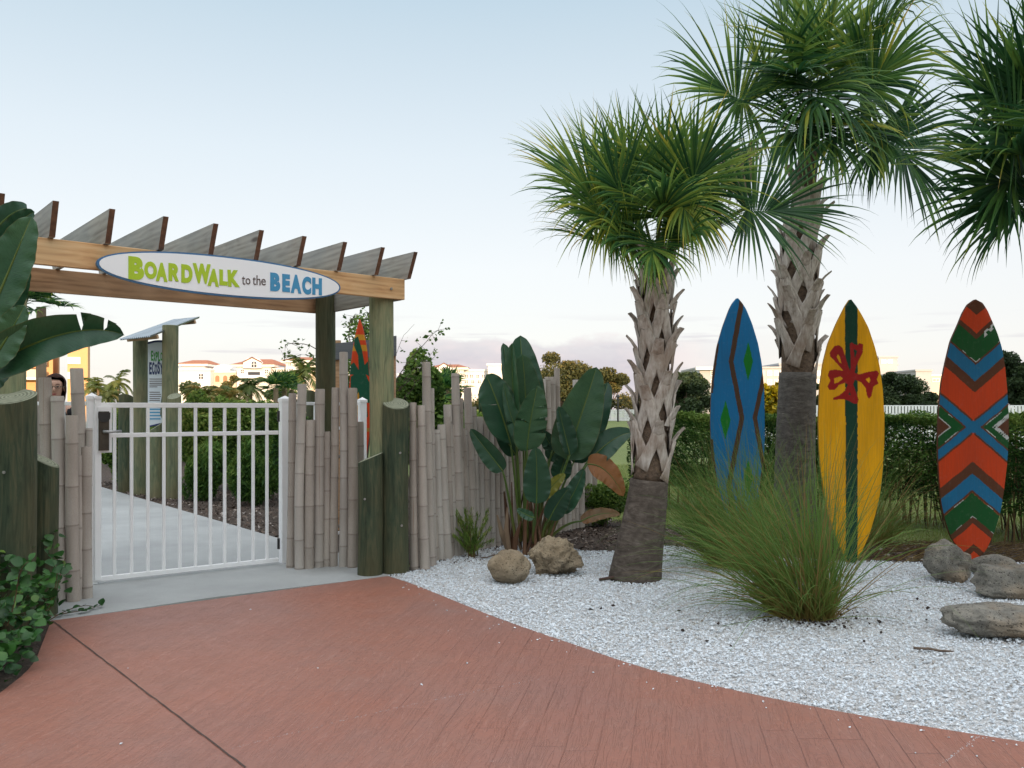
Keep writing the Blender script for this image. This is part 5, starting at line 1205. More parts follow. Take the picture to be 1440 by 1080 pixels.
# ================================================================== distant trees and palms
def tree(label,px0,px1,pyt,d,mat,n,L,trunkpy=None,seed=0,lob=26,name='tree',grp='rounded trees across the lawn',flat=.55,low=None):
    rs=np.random.default_rng(seed); w=(X(px1,d)-X(px0,d))/2; cx_=(X(px0,d)+X(px1,d))/2; H=Z(pyt,d); zl=low if low is not None else H*.10
    T=thing(name,label,'tree',(cx_,d,0),group=grp); C=[];cc=[]
    for k in range(lob):
        a=rs.random()*2*PI; r=math.sqrt(rs.random())*.78; zc_=zl+(H-zl)*(rs.uniform(.18,.92)*(1-.45*r*r)); lr=w*rs.uniform(.16,.42)
        lc=np.array([cx_+math.cos(a)*r*w,d+math.sin(a)*r*w,min(zc_,H-lr*.6)]); m=int(n/lob)
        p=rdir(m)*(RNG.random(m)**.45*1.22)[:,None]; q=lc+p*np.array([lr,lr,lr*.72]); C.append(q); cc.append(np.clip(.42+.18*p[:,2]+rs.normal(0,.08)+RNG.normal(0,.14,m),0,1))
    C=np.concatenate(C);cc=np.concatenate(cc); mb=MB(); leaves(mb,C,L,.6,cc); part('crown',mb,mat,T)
    mb=MB(); mb.tube([[cx_,d,-.1],[cx_+.1*w*rs.normal(),d,zl*.8],[cx_,d,zl+(H-zl)*.4]],[w*.09,w*.065,w*.04],9,c=.5)
    for i in range(5):
        a=rs.random()*2*PI; b=np.array([cx_,d,zl*rs.uniform(.6,1.)]); e=np.array([cx_+math.cos(a)*w*.55,d+math.sin(a)*w*.5,zl+(H-zl)*.5]); mb.tube([b,(b+e)/2+[0,0,.1*w],e],[w*.04,w*.03,w*.012],6,c=.5)
    part('trunk',mb,BARK,T); return T
tree('rounded oak with sunlit rusty top, left one of two across the lawn',742,842,493,104,OAK,30000,.26,seed=1,lob=24)
tree('smaller sunlit rusty tree just left of the leaning palm trunk',826,888,507,101,OAK,19000,.26,seed=2,lob=16)
tree('dark rounded tree seen right of the leaning palm trunk',922,1004,512,82,DARKT,22000,.24,seed=3,lob=20)
tree('low dark tree behind the blue surfboard and tall palm',1000,1062,545,84,DARKT,6000,.32,seed=4,lob=10)
tree('dark tree just right of the tall palm trunk',1136,1176,528,58,DARKT,6000,.24,seed=5,lob=10)
tree('dark spreading oak right of the yellow surfboard',1222,1300,512,52,DARKT,22000,.15,seed=6,lob=22)
tree('low dark tree left of the orange patterned surfboard',1284,1330,548,60,DARKT,6000,.22,seed=7,lob=10)
tree('dark tree at the right edge of the picture',1396,1490,474,30,DARKT,18000,.13,seed=8,lob=22,low=.9)
tree('dense green tree behind the right bamboo fence, under the red roofed tower',590,655,528,40,DARKT,7000,.17,seed=9,lob=12)
tree('green treetops low behind the long bamboo fence',655,760,552,60,OAK,9000,.25,seed=10,lob=14)
for i,(a,b,t,dd_) in enumerate(((560,660,560,110),(650,745,557,112),(735,830,540,116),(860,935,552,118),(925,1010,548,120),(1050,1150,556,90),(1200,1290,556,70),(1290,1345,562,75),(1340,1420,555,64))):
    tree(['row bush below the tower building','row bush between the tower building and the tall plant','bushy mass under the rusty oak','bushy mass right of the rusty trees behind the leaning palm','bushy mass under the dark tree left of the blue surfboard','bushes behind the hedge around the tall palm trunk','bushes under the spreading oak right of the yellow surfboard','low bushes left of the orange patterned surfboard','bushes behind the white fence right of the orange patterned surfboard'][i],a,b,t,dd_,(OAK if i<4 else DARKT),7000,.0024*dd_,seed=40+i,lob=22,low=.1,grp='bushy masses along the far side of the lawn')
gT='trees in front of the pale resort buildings'
tree('dark green tree below the first red roofed tower',248,312,528,60,DARKT,8000,.26,seed=11,lob=14,grp=gT)
tree('rounded green tree left of the distant coconut palm',308,352,524,64,OAK,7000,.26,seed=12,lob=12,grp=gT)
tree('green tree beside the hinge post beyond the gate',366,418,530,56,DARKT,7000,.24,seed=13,lob=12,grp=gT)
tree('dark green treetop behind the far arch post',418,470,540,50,DARKT,6000,.22,seed=14,lob=12,grp=gT)
tree('small green tree left of the shelter',138,176,545,70,OAK,3500,.26,seed=15,lob=8,grp=gT)
FEATH=m_leaf('feather_palm_leaf',[(0,(.04,.055,.015)),(.4,(.07,.11,.025)),(.75,(.16,.17,.04)),(1,(.36,.22,.06))],rough=.6,trans=.3)
PTR=m_plain('palm_stem',(.25,.19,.13),(.14,.10,.07),scale=4,rough=.9)
def feather(label,px,pyc,d,R,nf=16,seed=0,c=.45,grp='feather palms beyond the gate',lean=0.,pyb=None,tr=.02):
    rs=np.random.default_rng(seed); x=X(px,d); zc_=Z(pyc,d); T=thing('feather_palm',label,'palm tree',(x,d,0),group=grp)
    mb=MB(); mb.tube([[x-lean,d,-.1],[x-lean*.3,d,zc_*.5],[x,d,zc_]],[R*.075,R*.055,R*.05],8); part('trunk',mb,PTR,T)
    top=np.array([x,d,zc_])
    mb=MB()
    for i in range(nf):
        a=i*2.4+rs.normal(0,.2); el=rs.uniform(-.25,1.35); dd=np.array([math.cos(a)*math.cos(el),math.sin(a)*math.cos(el),math.sin(el)]); p=top.copy(); K=13; cc=np.clip(c+rs.normal(0,.13)-(.25 if el<0 else 0)*-1*.8,0,1); rows=[]
        pts=[p.copy()]; dv=dd.copy(); L=R*rs.uniform(.8,1.1)
        for j in range(K): dv=nrmz(dv+np.array([0,0,-.17])); p=p+dv*L/K; pts.append(p.copy())
        pts=np.array(pts); s=nrmz(np.cross(dd,[0,0,1.])+1e-6)
        for j in range(1,K+1):
            T_=nrmz(pts[j]-pts[j-1]); l=L*.32*math.sin(PI*(.15+.8*j/K))
            for sg_ in (-1,1):
                for q in (0.,.5):
                    b=pts[j]*(1-q)+pts[j-1]*q; e=nrmz(s*sg_*.8+T_*.55+np.array([0,0,-.35+rs.normal(0,.12)]))*l; W=T_*L*.022
                    mb.add([b-W,b+W,b+e*.6+W*.7-[0,0,.0],b+e-[0,0,l*.12],b+e*.6-W*.7],[[0,1,2,3,4]],cc+rs.normal(0,.05))
        mb.tube(pts,np.linspace(L*.012,L*.003,K+1),4,c=.6)
    part('crown',mb,FEATH,T); return T
feather('coconut palm standing alone against the red roofed tower',426,524,62,2.2,18,1,c=.28)
feather('bushy feather palm left of the shelter, first from the orange building',138,545,58,1.7,16,2,c=.5)
feather('taller feather palm left of the shelter posts',166,538,55,1.5,15,3,c=.5)
feather('low feather palm between the orange building and shelter',152,556,50,1.3,13,4,c=.6)
feather('golden feather palm right of the shelter beyond the gate',287,556,44,1.5,15,5,c=.78)
feather('broad golden green feather palm in the middle beyond the gate',325,560,42,1.3,15,6,c=.82)
feather('tall green feather palm rising left of the hinge post',353,546,45,1.5,15,7,c=.45)
feather('low golden feather palm at middle height behind shrubs',307,565,40,1.1,13,8,c=.85)
def smallsabal(label,px,py,d,R,seed,grp='small fan palms beyond the fence',lean=0.):
    x=X(px,d); zc_=Z(py,d); T=thing('fan_palm',label,'palm tree',(x,d,0),group=grp)
    mb=MB(); mb.tube([[x,d,-.1],[x,d,zc_]],[R*.16,R*.13],8); part('trunk',mb,PTR,T); mb=MB(); rs=np.random.default_rng(seed)
    for i in range(13):
        a=i*2.4; el=rs.uniform(-.5,1.3); dd=np.array([math.cos(a)*math.cos(el),math.sin(a)*math.cos(el),math.sin(el)]); hub=np.array([x,d,zc_])+dd*R*.45; horiz=nrmz([dd[0],dd[1],0]); nn=nrmz(np.array([0,0,1.])-dd*dd[2]+horiz*.05)
        frond(mb,hub,dd,nn,R*.6,n=16,seed=seed*20+i,wid=R*.04,droop=.5,cb=.35)
    part('crown',mb,PALM,T)
smallsabal('fan palm treetop between the beam and the big hanging leaf at left',58,432,15,.62,41)
for i,(px,py,d,w) in enumerate(((388,546,40,.9),(400,545,41,.95),(410,548,42,.9))): smallsabal(['left small fan palm with shaggy trunk by the hinge post','middle small fan palm with shaggy trunk by the hinge post','right small fan palm with shaggy trunk by the hinge post'][i],px,py,d,w,50+i)
for i,(px,py,d,w) in enumerate(((622,553,36,1.),(632,548,37,1.05))): smallsabal(['fan palm behind the right bamboo fence, left of its pair','fan palm behind the right bamboo fence, right of its pair'][i],px,py,d,w,60+i)

# ================================================================== buildings
WALLW=m_plain('pale_stucco',(.72,.69,.66),(.66,.63,.60),scale=.4,rough=.9)
WALLO=m_plain('orange_stucco',(.62,.36,.17),(.58,.33,.155),scale=.3,rough=.9)
WALLC=m_plain('cream_stucco',(.66,.55,.42),(.6,.5,.4),scale=.3,rough=.9)
WALLG=m_plain('grey_white_wall',(.42,.42,.43),(.38,.38,.39),scale=.3,rough=.9)
ROOFR=m_plain('terracotta_tiles',(.42,.17,.09),(.30,.11,.06),scale=3,rough=.85,bump=.4,bs=12,bd=.1)
GLASS=m_plain('dark_window_glass',(.05,.06,.075),(.035,.04,.05),rough=.15,spec=.8)
TRIM=m_plain('white_trim',(.78,.76,.74),(.74,.72,.7),rough=.8)
ARCHR=m_plain('brown_arch_trim',(.20,.08,.05),rough=.8)
def wing(T,px0,px1,pyt,d,dep,wall,roof=None,py_e=None,over=.6):
    x0,x1=X(px0,d),X(px1,d); zt=Z(pyt,d); mb=MB(); mb.box(x0,x1,d,d+dep,-.5,zt); part('wall',mb,wall,T)
    if roof:
        zr=Z(roof,d); mb=MB(); a,b=x0-over,x1+over; w=(b-a)*.28
        v=[[a,d-over,zt+.02],[b,d-over,zt+.02],[b,d+dep+over,zt+.02],[a,d+dep+over,zt+.02],[a+w,d+dep*.4,zr],[b-w,d+dep*.4,zr],[b-w,d+dep*.6,zr],[a+w,d+dep*.6,zr]]
        v+= [[p[0],p[1],zt-.0] for p in []]
        mb.add(v,[[0,1,5,4],[1,2,6,5],[2,3,7,6],[3,0,4,7],[4,5,6,7],[3,2,1,0]]); part('roof',mb,ROOFR,T)
        mb=MB(); mb.box(a+.1,b-.1,d-over+.1,d+dep+over-.1,zt-.35,zt+.01); part('eaves',mb,TRIM,T)
    else:
        mb=MB(); mb.box(x0-.2,x1+.2,d-.2,d+dep+.2,zt+.003,zt+.35); part('parapet',mb,TRIM if wall is not WALLG else WALLG,T)
    return x0,x1,zt
def win(T,px0,px1,py0,py1,d,frame=TRIM,arch=False,dark=GLASS,bars=1):
    x0,x1,z1,z0=X(px0,d),X(px1,d),Z(py0,d),Z(py1,d)
    mb=MB(); f=.16*(d/150)
    ou=[(x0-f,z0-f),(x1+f,z0-f),(x1+f,z1+f),(x0-f,z1+f)]; 
    def sh(e):
        if arch:
            cx_=(x0+x1)/2; r=(x1-x0)/2+e; return [(x0-e,z0-e),(x1+e,z0-e)]+[(cx_+r*math.cos(t),z1-(x1-x0)/2+r*math.sin(t)) for t in np.linspace(0,PI,9)]
        return [(x0-e,z0-e),(x1+e,z0-e),(x1+e,z1+e),(x0-e,z1+e)]
    mb.prism(sh(f),d-.10,d+.01,'y'); w=part('window',mb,frame,T); mb=MB(); mb.prism(sh(0),d-.13,d-.02,'y')
    g=part('pane',mb,dark,w)
    if bars:
        mb=MB(); cx_=(x0+x1)/2; mb.box(cx_-.05*d/150,cx_+.05*d/150,d-.17,d-.131,z0,z1); mb.box(x0,x1,d-.172,d-.1312,(z0+z1)/2-.04,(z0+z1)/2+.04); part('muntins',mb,frame,w)
D=150
m1=thing('resort_building','pale resort building with red tiled towers beyond the gate and shrubs','building',(X(330,D),D,0))
wing(m1,206,250,523,D+6,12,WALLC); wing(m1,236,296,521,D+2,14,WALLW); 
wing(m1,256,288,512,D+2.4,8,WALLW,505,over=.9); wing(m1,290,336,524,D+4,12,WALLC)
wing(m1,333,381,513,D,12,WALLW,503,over=.9); wing(m1,378,404,520,D+1,14,WALLW); wing(m1,402,432,507,D-2,12,WALLW,500,over=.8); wing(m1,428,470,516,D+1,14,WALLC)
# gable with arched window on the middle tower
x0,x1=X(345,D),X(370,D); xm=(x0+x1)/2; mb=MB(); mb.prism([(x0,Z(518,D)),(x1,Z(518,D)),(x1,Z(510,D)),(xm+.9,Z(504.5,D)),(xm,Z(503,D)),(xm-.9,Z(504.5,D)),(x0,Z(510,D))],D-1.2,D-.02,'y'); gb=part('gable',mb,TRIM,m1)
mb=MB()
for sg_ in (-1,1): 
    p=[(xm,Z(502.3,D)),(xm+sg_*1.7,Z(509.2,D)),(xm+sg_*1.7,Z(510.8,D)),(xm,Z(504,D))]; mb.prism(p,D-1.35,D-1.22,'y')
part('gable_trim',mb,ARCHR,gb); win(m1,354,361,508,516.5,D-1.2,arch=True)
win(m1,349,366,523,527.5,D-.0,bars=0)
for a,b,t,u in ((244,251,518+8,533),(280,286,526,533)): win(m1,a,b,t,u,D+2)
for a in (294,303,314,323): win(m1,a,a+6,528,537,D+4,frame=WALLC,arch=True,bars=0,dark=m_plain('amber_shaded_arch_%d'%a,(.35,.2,.11),rough=.9))
for a in (382,388,394): win(m1,a,a+4,523,528,D+1)
for a in (406,414,422): win(m1,a,a+3.5,510,514,D-2)
for a in (407,417): win(m1,a,a+5,519,524,D-2)
for a,b in ((339,343),(373,377)): win(m1,a,b,520,525,D)
mb=MB(); c0=np.array([X(313,D+4),D+4]); mb.prism([(c0[0]+1.6*math.cos(t)*1.2,Z(524,D+4)+1.5*math.sin(t)) for t in np.linspace(0,PI,12)],D+3.9,D+5,'y'); part('curved_parapet',mb,TRIM,m1)
mb=MB(); mb.box(X(334,D),X(380,D),D-1.4,D-.02,Z(532,D),Z(530.6,D)); part('balcony_slab',mb,TRIM,m1)
m2=thing('tower_building','white building with red tiled tower seen above the long bamboo fence','building',(X(630,D),D,0))
wing(m2,608,652,517,D,12,WALLW,510.5,over=.9); wing(m2,648,692,522,D+3,14,WALLW); wing(m2,686,722,514,D+1,12,WALLW); wing(m2,560,612,528,D+3,14,WALLC)
x0,x1=X(618,D),X(632,D); xm=(x0+x1)/2; mb=MB(); mb.prism([(x0,Z(525,D)),(x1,Z(525,D)),(x1,Z(516,D)),(xm,Z(511,D)),(x0,Z(516,D))],D-1.2,D-.02,'y'); gb=part('gable',mb,TRIM,m2); mb=MB()
for sg_ in (-1,1): mb.prism([(xm,Z(510.3,D)),(xm+sg_*1.05,Z(515.6,D)),(xm+sg_*1.05,Z(516.8,D)),(xm,Z(511.8,D))],D-1.35,D-1.22,'y')
part('gable_trim',mb,ARCHR,gb); win(m2,622,628,515.5,522,D-1.2,arch=True)
for a in (637,643): win(m2,a,a+3.5,519.5,523.5,D)
for a in (654,661,670,678): win(m2,a,a+4,527,531,D+3)
for a in (654,663,672): win(m2,a,a+4,535,539,D+3)
DO=95
m3=thing('orange_building','sunlit orange apartment building with balconies at the far left','building',(X(123.5,DO),DO,0))
wing(m3,-60,98,478,DO+3,16,WALLO); wing(m3,98,123.5,474,DO,16,WALLO)
for r,(t) in enumerate((492,513,534)):
    z=Z(t,DO+3)
    mb=MB(); mb.box(X(-40,DO+3),X(91,DO+3),DO+1.2,DO+2.98,z-.14,z+.14); bl=part('balcony',mb,TRIM,m3)
    mb=MB(); mb.box(X(-40,DO+3),X(91,DO+3),DO+1.2,DO+1.3,z+.141,z+1.0); part('railing',mb,WALLC,bl)
    for a in (-36,-14,8,30,46,66): win(m3,a,a+12,t-15,t-3,DO+3,dark=m_plain('shaded_door_%d_%d'%(r,a+50),(.16,.09,.05),rough=.6),bars=1,frame=WALLO)
    win(m3,99.5,113,t-9,t-2,DO,dark=m_plain('bright_pane_%d'%r,(.45,.38,.30),rough=.25),bars=1)
for a in (-40,57,): 
    mb=MB(); mb.box(X(a,DO+3),X(a,DO+3)+.35,DO+1.3,DO+1.7,0,Z(478,DO)); part('column',mb,WALLO,m3)
m3.rotation_euler=(0,0,math.radians(25.5))
DW=170
m4=thing('long_white_building','long white flat roofed building on the horizon behind the tall palm','building',(X(1070,DW),DW,0))
wing(m4,984,1108,518,DW,18,WALLG); wing(m4,1096,1170,513,DW+6,18,WALLG)
for rr_ in (525,537,):
    for a in (1000,1010,1020,1030,1080,1089,1098,1140,1148): win(m4,a,a+4.5,rr_-2.5,rr_+2.5,DW)
for rr_ in (524,536):
    mb=MB(); mb.box(X(1068,DW),X(1076,DW),DW-.05,DW-.02,Z(rr_+5,DW),Z(rr_-3,DW)); part('balcony_recess',mb,GLASS,m4)
mb=MB(); mb.box(X(984,DW)-1,X(1060,DW),DW-1.2,DW-.25,Z(519,DW)-.2,Z(517.8,DW)+.2); part('roof_overhang',mb,TRIM,m4)
m5=thing('rooftop_tower','small pale rooftop block above the dark oak right of the yellow surfboard','building',(X(1245,190),190,0))
wing(m5,1236,1262,503,190,10,WALLG); wing(m5,1190,1262,514,191,14,WALLG); 
for a in (1240,1249): win(m5,a,a+5,507,510,190)
m6=thing('grey_white_block','plain grey white block on the horizon left of the orange patterned surfboard','building',(X(1300,175),175,0))
wing(m6,1288,1310,522,175,12,WALLG); wing(m6,1308,1326,529,177,12,WALLC); wing(m6,1270,1290,540,178,12,WALLG); win(m6,1312,1320,533,536,177)
wing(m6,1384,1410,528,178,12,WALLG)
rail_fence(X(1080,26),30,X(1700,30),26,1.55,'long white picket fence beyond the hedge on the right',170,bw=.07)
rail_fence(X(836,90),96,X(905,90),92,1.3,'tiny white fence at the far side of the lawn behind the leaning palm',40,bw=.10)
# street lamp by the road and bits beyond
lp=thing('street_lamp','thin dark lamp post at the far edge of the lawn left of the leaning palm','lamp post',(X(869,93),93,0))
mb=MB(); mb.tube([[X(869,93),93,-.1],[X(869,93),93,2.6]],.10,8); part('pole',mb,BLACK,lp); mb=MB(); mb.tube([[X(869,93),93,2.6],[X(869,93),93,2.7],[X(869,93),93,2.95]],[.12,.25,.08],8); part('lantern',mb,BLACK,lp)
bn_=thing('recycling_bin','small blue bin on the far edge of the lawn between the plant leaves','bin',(X(803,60),60,0))
mb=MB(); x=X(803,60); mb.add([[x-.22,59.8,-.04],[x+.22,59.8,-.04],[x+.22,60.2,-.04],[x-.22,60.2,-.04],[x-.28,59.75,1.2],[x+.28,59.75,1.2],[x+.28,60.25,1.2],[x-.28,60.25,1.2]],[[0,3,2,1],[0,1,5,4],[1,2,6,5],[2,3,7,6],[3,0,4,7]]); part('body',mb,m_plain('blue_bin_plastic',(.02,.12,.35),rough=.5),bn_)
mb=MB(); mb.box(x-.31,x+.31,59.7,60.3,1.203,1.30); part('lid',mb,m_plain('blue_bin_lid',(.015,.08,.25),rough=.5),bn_)
# unseen building added behind the viewer to keep the entrance in evening shade
sh=thing('shade_building','unseen pale stucco building added behind the viewer to shade the entrance','building',(0,-24,0))
SHW=m_plain('shade_building_stucco',(.45,.43,.40),(.40,.38,.36),scale=.3,rough=.9)
for a,b,h,y0 in ((-44,30,12.2,-24),(30.002,85,17.5,-25)):  # taller right block added to cast shade on the right-hand trees
    mb=MB(); mb.box(a,b,y0-12,y0,-.1,h); part('wall',mb,SHW,sh); mb=MB(); mb.box(a-.3,b+.3,y0-12.3,y0+.3,h+.003,h+.3); part('parapet',mb,TRIM,sh)
    for i in range(int((b-a)/5)):
        for k in range(int(h/3.6)):
            mb=MB(); x_=a+2+i*5; mb.box(x_,x_+1.8,y0-.02,y0+.05,1+k*3.6,2.9+k*3.6); part('window',mb,GLASS,sh)

# ================================================================== the woman behind the fence
SKIN=m_plain('skin',(.50,.30,.22),(.46,.27,.19),scale=20,rough=.5); HAIR=m_plain('dark_brown_hair',(.05,.022,.016),(.022,.011,.009),scale=40,rough=.8,spec=.15,bump=.4,bs=120)
CLOTH=m_plain('black_cloth',(.012,.012,.014),(.02,.02,.024),scale=30,rough=.9); LENS=m_plain('spectacle_frame',(.05,.07,.05),rough=.3)
dp=8.05; xp=X(77,dp); HT=Z(524.5,dp)-.012; k=HT/1.75
pe=thing('person','woman with dark shoulder length hair and glasses in black top, behind the left bamboo fence','person',(xp,dp,0))
def skin(name,vs,es,mat,root=0,sub=2):
    me=bpy.data.meshes.new(name); me.from_pydata([Vector(v[:3])*k for v in vs],es,[]); o=bpy.data.objects.new(name,me); COL.objects.link(o)
    m=o.modifiers.new('s','SKIN'); m.use_smooth_shade=True; o.modifiers.new('u','SUBSURF').levels=sub
    for i,v in enumerate(vs):
        r=v[3] if np.ndim(v[3]) else (v[3],v[3]); me.skin_vertices[0].data[i].radius=(r[0]*k,r[1]*k)
    me.skin_vertices[0].data[root].use_root=True
    dg=bpy.context.evaluated_depsgraph_get(); dg.update(); m2=bpy.data.meshes.new_from_object(o.evaluated_get(dg)); bpy.data.objects.remove(o); m2.materials.clear(); m2.materials.append(mat); return m2
def arm(s): return [(s*.17,0,1.41,.052),(s*.215,.01,1.14,.042),(s*.20,-.10,.93,.030),(s*.195,-.14,.86,.030)]
def leg(s): return [(s*.085,0,.90,.085),(s*.09,-.01,.50,.056),(s*.095,.01,.09,.038),(s*.10,-.12,.045,.034)]
vs=[(0,0,.95,(.14,.10)),(0,.0,1.12,(.115,.085)),(0,.0,1.30,(.135,.095)),(0,.01,1.42,(.09,.07)),(0,.01,1.50,(.046,.046)),(0,-.005,1.575,(.062,.072)),(0,.005,1.655,(.078,.094)),(0,.01,1.705,(.055,.065))]
es=[(i,i+1) for i in range(7)]
for s in (-1,1):
    b=len(vs); vs+=arm(s); es+=[(3,b),(b,b+1),(b+1,b+2),(b+2,b+3)]
    for q,(dx,ln) in enumerate(((-.022,.07),(-.008,.08),(.007,.076),(.021,.06))):
        c=len(vs); vs+=[(s*.195+dx,-.165,.835,.009),(s*.195+dx,-.185,.835-ln*.5,.008),(s*.195+dx,-.178,.835-ln,.007)]; es+=[(b+3,c),(c,c+1),(c+1,c+2)]
    c=len(vs); vs+=[(s*.195-s*.035,-.165,.85,.010),(s*.195-s*.045,-.185,.82,.008)]; es+=[(b+3,c),(c,c+1)]
    b=len(vs); vs+=leg(s); es+=[(0,b),(b,b+1),(b+1,b+2),(b+2,b+3)]
me=skin('body',vs,es,SKIN)
# face features joined to the body mesh
import bmesh
bm=bmesh.new(); bm.from_mesh(me)
def blob(c,r,m=0):
    q=bmesh.ops.create_icosphere(bm,subdivisions=2,radius=1,matrix=Matrix.Translation(Vector(c)*k)@Matrix.Diagonal(Vector((*[x*k for x in r],1)))); 
    for v in q['verts']:
        for f in v.link_faces: f.material_index=m; f.smooth=True
blob((0,-.098,1.605),(.013,.020,.024)); blob((0,-.088,1.566),(.024,.010,.005),1); blob((0,-.087,1.557),(.020,.010,.005),1)
for s in (-1,1): blob((s*.030,-.080,1.632),(.013,.008,.008),2); blob((s*.080,.005,1.62),(.010,.018,.030)); blob((s*.031,-.086,1.655),(.020,.006,.004),3)
bm.to_mesh(me); bm.free()
for m in (m_plain('lips',(.40,.12,.10),rough=.5),m_plain('eye',(.06,.05,.045),rough=.2),HAIR): me.materials.append(m)
yaw=.35
def hang(name,me,lab=None):
    o=bpy.data.objects.new(name,me); COL.objects.link(o); o.parent=pe; return props(o,lab)
hang('body',me)
tv=[(0,0,.93,(.155,.115)),(0,.0,1.12,(.13,.10)),(0,.0,1.30,(.15,.11)),(0,.01,1.41,(.10,.08)),(0,.012,1.445,(.062,.06))]; te=[(0,1),(1,2),(2,3),(3,4)]
for s in (-1,1): b=len(tv); a=arm(s); tv+=[(*a[0][:3],.064),(*a[1][:3],.054),(a[2][0],a[2][1],a[2][2],.042)]; te+=[(3,b),(b,b+1),(b+1,b+2)]
hang('top',skin('top',tv,te,CLOTH))
lv=[(0,0,.97,(.15,.11)),(0,0,.93,(.15,.11))]; le=[(0,1)]
for s in (-1,1): b=len(lv); a=leg(s); lv+=[(*a[0][:3],.098),(*a[1][:3],.070),(a[2][0],a[2][1],.10,.055)]; le+=[(1,b),(b,b+1),(b+1,b+2)]
hang('trousers',skin('trousers',lv,le,m_plain('dark_denim',(.03,.035,.05),rough=.9),root=1))
# hair: a cap and side locks built as one shell, open at the face
v,f=ico(4); q=v.copy(); q*=np.array([.094,.108,.112]); q+=np.array([0,.022,1.652]); 
low=v[:,2]<0; q[low,2]=1.652+v[low,2]*.235; side=np.abs(v[:,0])>.25
face=(v[:,1]<-.42)&(v[:,2]<.55)&(np.abs(v[:,0])<.80)
q+=np.array([mnoise.noise(Vector(p*14))*.008 for p in q])[:,None]*v; q[low,0]*=1+.22*np.abs(v[low,2])
keep=[t for t in f if not face[t].any()]
mb=MB(); mb.add(q*k,np.array(keep)); hm=mb.mesh('hair',HAIR,True); hang('hair',hm)
mb=MB()
for s in (-1,1):
    t=np.linspace(0,2*PI,17)
    mb.tube(np.c_[s*.031+.022*np.cos(t),np.full(17,-.105),1.630+.016*np.sin(t)]*k,.0022,6,cap=False); mb.tube(np.array([[s*.054,-.103,1.634],[s*.084,-.06,1.634],[s*.086,.02,1.630]])*k,.002,6)
mb.tube(np.array([[-.01,-.105,1.634],[.01,-.105,1.634]])*k,.002,6); hang('glasses',mb.mesh('glasses',LENS,True)); pe.rotation_euler=(0,0,.42)
# ================================================================== camera, sun, sky
cam=bpy.data.cameras.new('camera'); co=bpy.data.objects.new('camera',cam); COL.objects.link(co); scene.camera=co
co.location=(0,0,CH); co.rotation_euler=(PI/2,0,0); cam.sensor_width=36; cam.lens=F/1440*36; cam.shift_y=(HZ-540)/1440; cam.clip_start=.05; cam.clip_end=4000
SUN_EL=math.radians(7.2); az=math.radians(20)      # light travels toward (-sin az, cos az)
dirv=Vector((-math.sin(az)*math.cos(SUN_EL),math.cos(az)*math.cos(SUN_EL),-math.sin(SUN_EL)))
sl=bpy.data.lights.new('sun','SUN'); so=bpy.data.objects.new('sun',sl); COL.objects.link(so); so.rotation_euler=dirv.to_track_quat('-Z','Y').to_euler()
sl.energy=2.0; sl.angle=math.radians(.5); sl.color=(1.,.70,.45)
w=bpy.data.worlds.new('World'); scene.world=w; w.use_nodes=True; nt=w.node_tree; nt.nodes.clear()
def N_(t,**k):
    n=nt.nodes.new(t)
    for a,b in k.items(): setattr(n,a,b)
    return n
L_=nt.links.new
def val(op,a,b=0.,c=None,clamp=False):
    n=N_('ShaderNodeMath',operation=op); n.use_clamp=clamp
    for i,x in enumerate((a,b,c)):
        if x is None: continue
        if hasattr(x,'is_linked'): L_(x,n.inputs[i])
        else: n.inputs[i].default_value=x
    return n.outputs[0]
sky=N_('ShaderNodeTexSky',sky_type='NISHITA'); sky.sun_disc=False; sky.sun_elevation=SUN_EL
sd=-dirv; sky.sun_rotation=math.atan2(sd.x,sd.y); sky.air_density=1.0; sky.dust_density=.6; sky.ozone_density=1.2
tc=N_('ShaderNodeTexCoord'); sp=N_('ShaderNodeSeparateXYZ'); L_(tc.outputs['Generated'],sp.inputs[0])
el=sp.outputs[2]; azm=val('ARCTAN2',sp.outputs[0],sp.outputs[1])
def mixc(f,a,b):
    n=N_('ShaderNodeMix',data_type='RGBA')
    for i,x in ((0,f),(6,a),(7,b)):
        if hasattr(x,'is_linked'): L_(x,n.inputs[i])
        else: n.inputs[i].default_value=x if not isinstance(x,tuple) else (*x,1)
    return n.outputs[2]
def ramp_(f,st):
    r=N_('ShaderNodeValToRGB'); L_(f,r.inputs[0]); e=r.color_ramp.elements
    while len(e)<len(st): e.new(.5)
    for i,(p,c) in enumerate(st): e[i].position=p; e[i].color=(*c,1) if not np.isscalar(c) else (c,c,c,1)
    return r.outputs[0]
# thin evening haze over the Nishita sky: paler, slightly rosy toward the horizon
grad=ramp_(el,HAZE_STOPS)
hazed=mixc(HAZE_MIX,sky.outputs[0],grad)
# low bank of lavender cumulus
cv=N_('ShaderNodeCombineXYZ'); L_(val('MULTIPLY',azm,7.),cv.inputs[0]); L_(val('MULTIPLY',el,16.),cv.inputs[1])
no=N_('ShaderNodeTexNoise'); L_(cv.outputs[0],no.inputs[0]); no.inputs['Scale'].default_value=1.6; no.inputs['Detail'].default_value=7; no.inputs['Roughness'].default_value=.55
cv2=N_('ShaderNodeCombineXYZ'); L_(val('MULTIPLY',azm,3.),cv2.inputs[0]); L_(val('MULTIPLY',el,3.),cv2.inputs[1]); cv2.inputs[2].default_value=3.7
no2=N_('ShaderNodeTexNoise'); L_(cv2.outputs[0],no2.inputs[0]); no2.inputs['Scale'].default_value=1.5; no2.inputs['Detail'].default_value=3
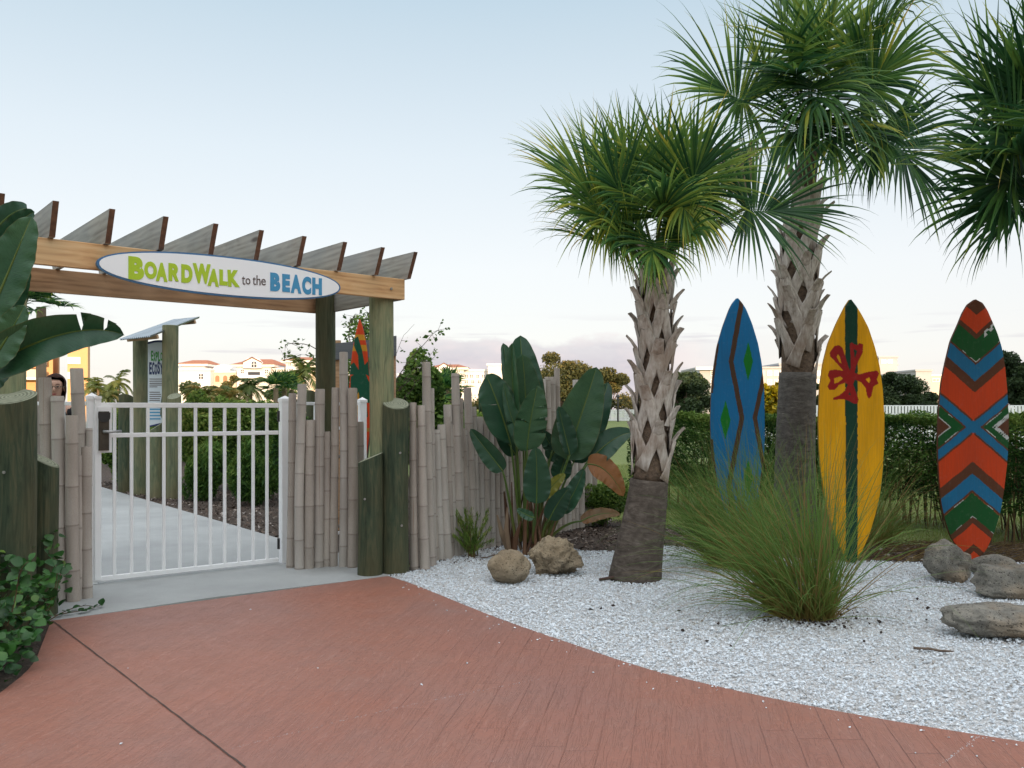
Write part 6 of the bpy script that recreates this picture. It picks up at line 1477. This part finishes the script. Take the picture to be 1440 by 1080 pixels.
# coverage falls with elevation; strongest straight ahead and right of it
cov=val('ADD',val('MULTIPLY',no.outputs[0],.060),val('MULTIPLY',no2.outputs[0],.085))
fall=val('SUBTRACT',cov,val('SUBTRACT',el,.010))
wind=ramp_(val('ADD',val('MULTIPLY',azm,1.),.5),[(.0,.0),(.30,.15),(.37,1.),(.66,1.),(.74,.25),(.9,.0)])
mask=val('MULTIPLY',ramp_(fall,[(.0,0.),(.008,.7),(.03,1.)]),wind)
shade=ramp_(no.outputs[0],[(.42,CL_D),(.60,CL_L)])
col=mixc(val('MULTIPLY',mask,.85),hazed,shade)
# a few thin grey streaks
cv3=N_('ShaderNodeCombineXYZ'); L_(val('MULTIPLY',azm,5.),cv3.inputs[0]); L_(val('MULTIPLY',el,70.),cv3.inputs[1]); cv3.inputs[2].default_value=1.3
no3=N_('ShaderNodeTexNoise'); L_(cv3.outputs[0],no3.inputs[0]); no3.inputs['Scale'].default_value=1.2; no3.inputs['Detail'].default_value=5
st=val('MULTIPLY',ramp_(no3.outputs[0],[(.56,0.),(.68,.5)]),ramp_(el,[(.03,0.),(.06,1.),(.085,1.),(.11,0.)]))
col=mixc(st,col,CL_D)
# the afterglow side of the sky (behind the viewer) is brighter and warmer
dt=N_('ShaderNodeVectorMath',operation='DOT_PRODUCT'); L_(tc.outputs['Generated'],dt.inputs[0]); dt.inputs[1].default_value=(sd.x,sd.y,.35)
glow=ramp_(val('ADD',val('MULTIPLY',dt.outputs['Value'],.5),.5),[(.42,(1.,1.,1.)),(.62,GLOW1),(1.,GLOW2)])
ml_=N_('ShaderNodeMix',data_type='RGBA',blend_type='MULTIPLY'); ml_.inputs[0].default_value=1.; L_(col,ml_.inputs[6]); L_(glow,ml_.inputs[7]); col=ml_.outputs[2]
bg=N_('ShaderNodeBackground'); L_(col,bg.inputs[0]); bg.inputs[1].default_value=SKY_STR
out=N_('ShaderNodeOutputWorld'); L_(bg.outputs[0],out.inputs[0])
scene.view_settings.view_transform='Standard'; scene.view_settings.look='None'; scene.view_settings.gamma=1; scene.view_settings.use_curve_mapping=False
scene.view_settings.exposure=EXPO
scene.cycles.max_bounces=6; scene.cycles.transparent_max_bounces=4; scene.cycles.use_denoising=True
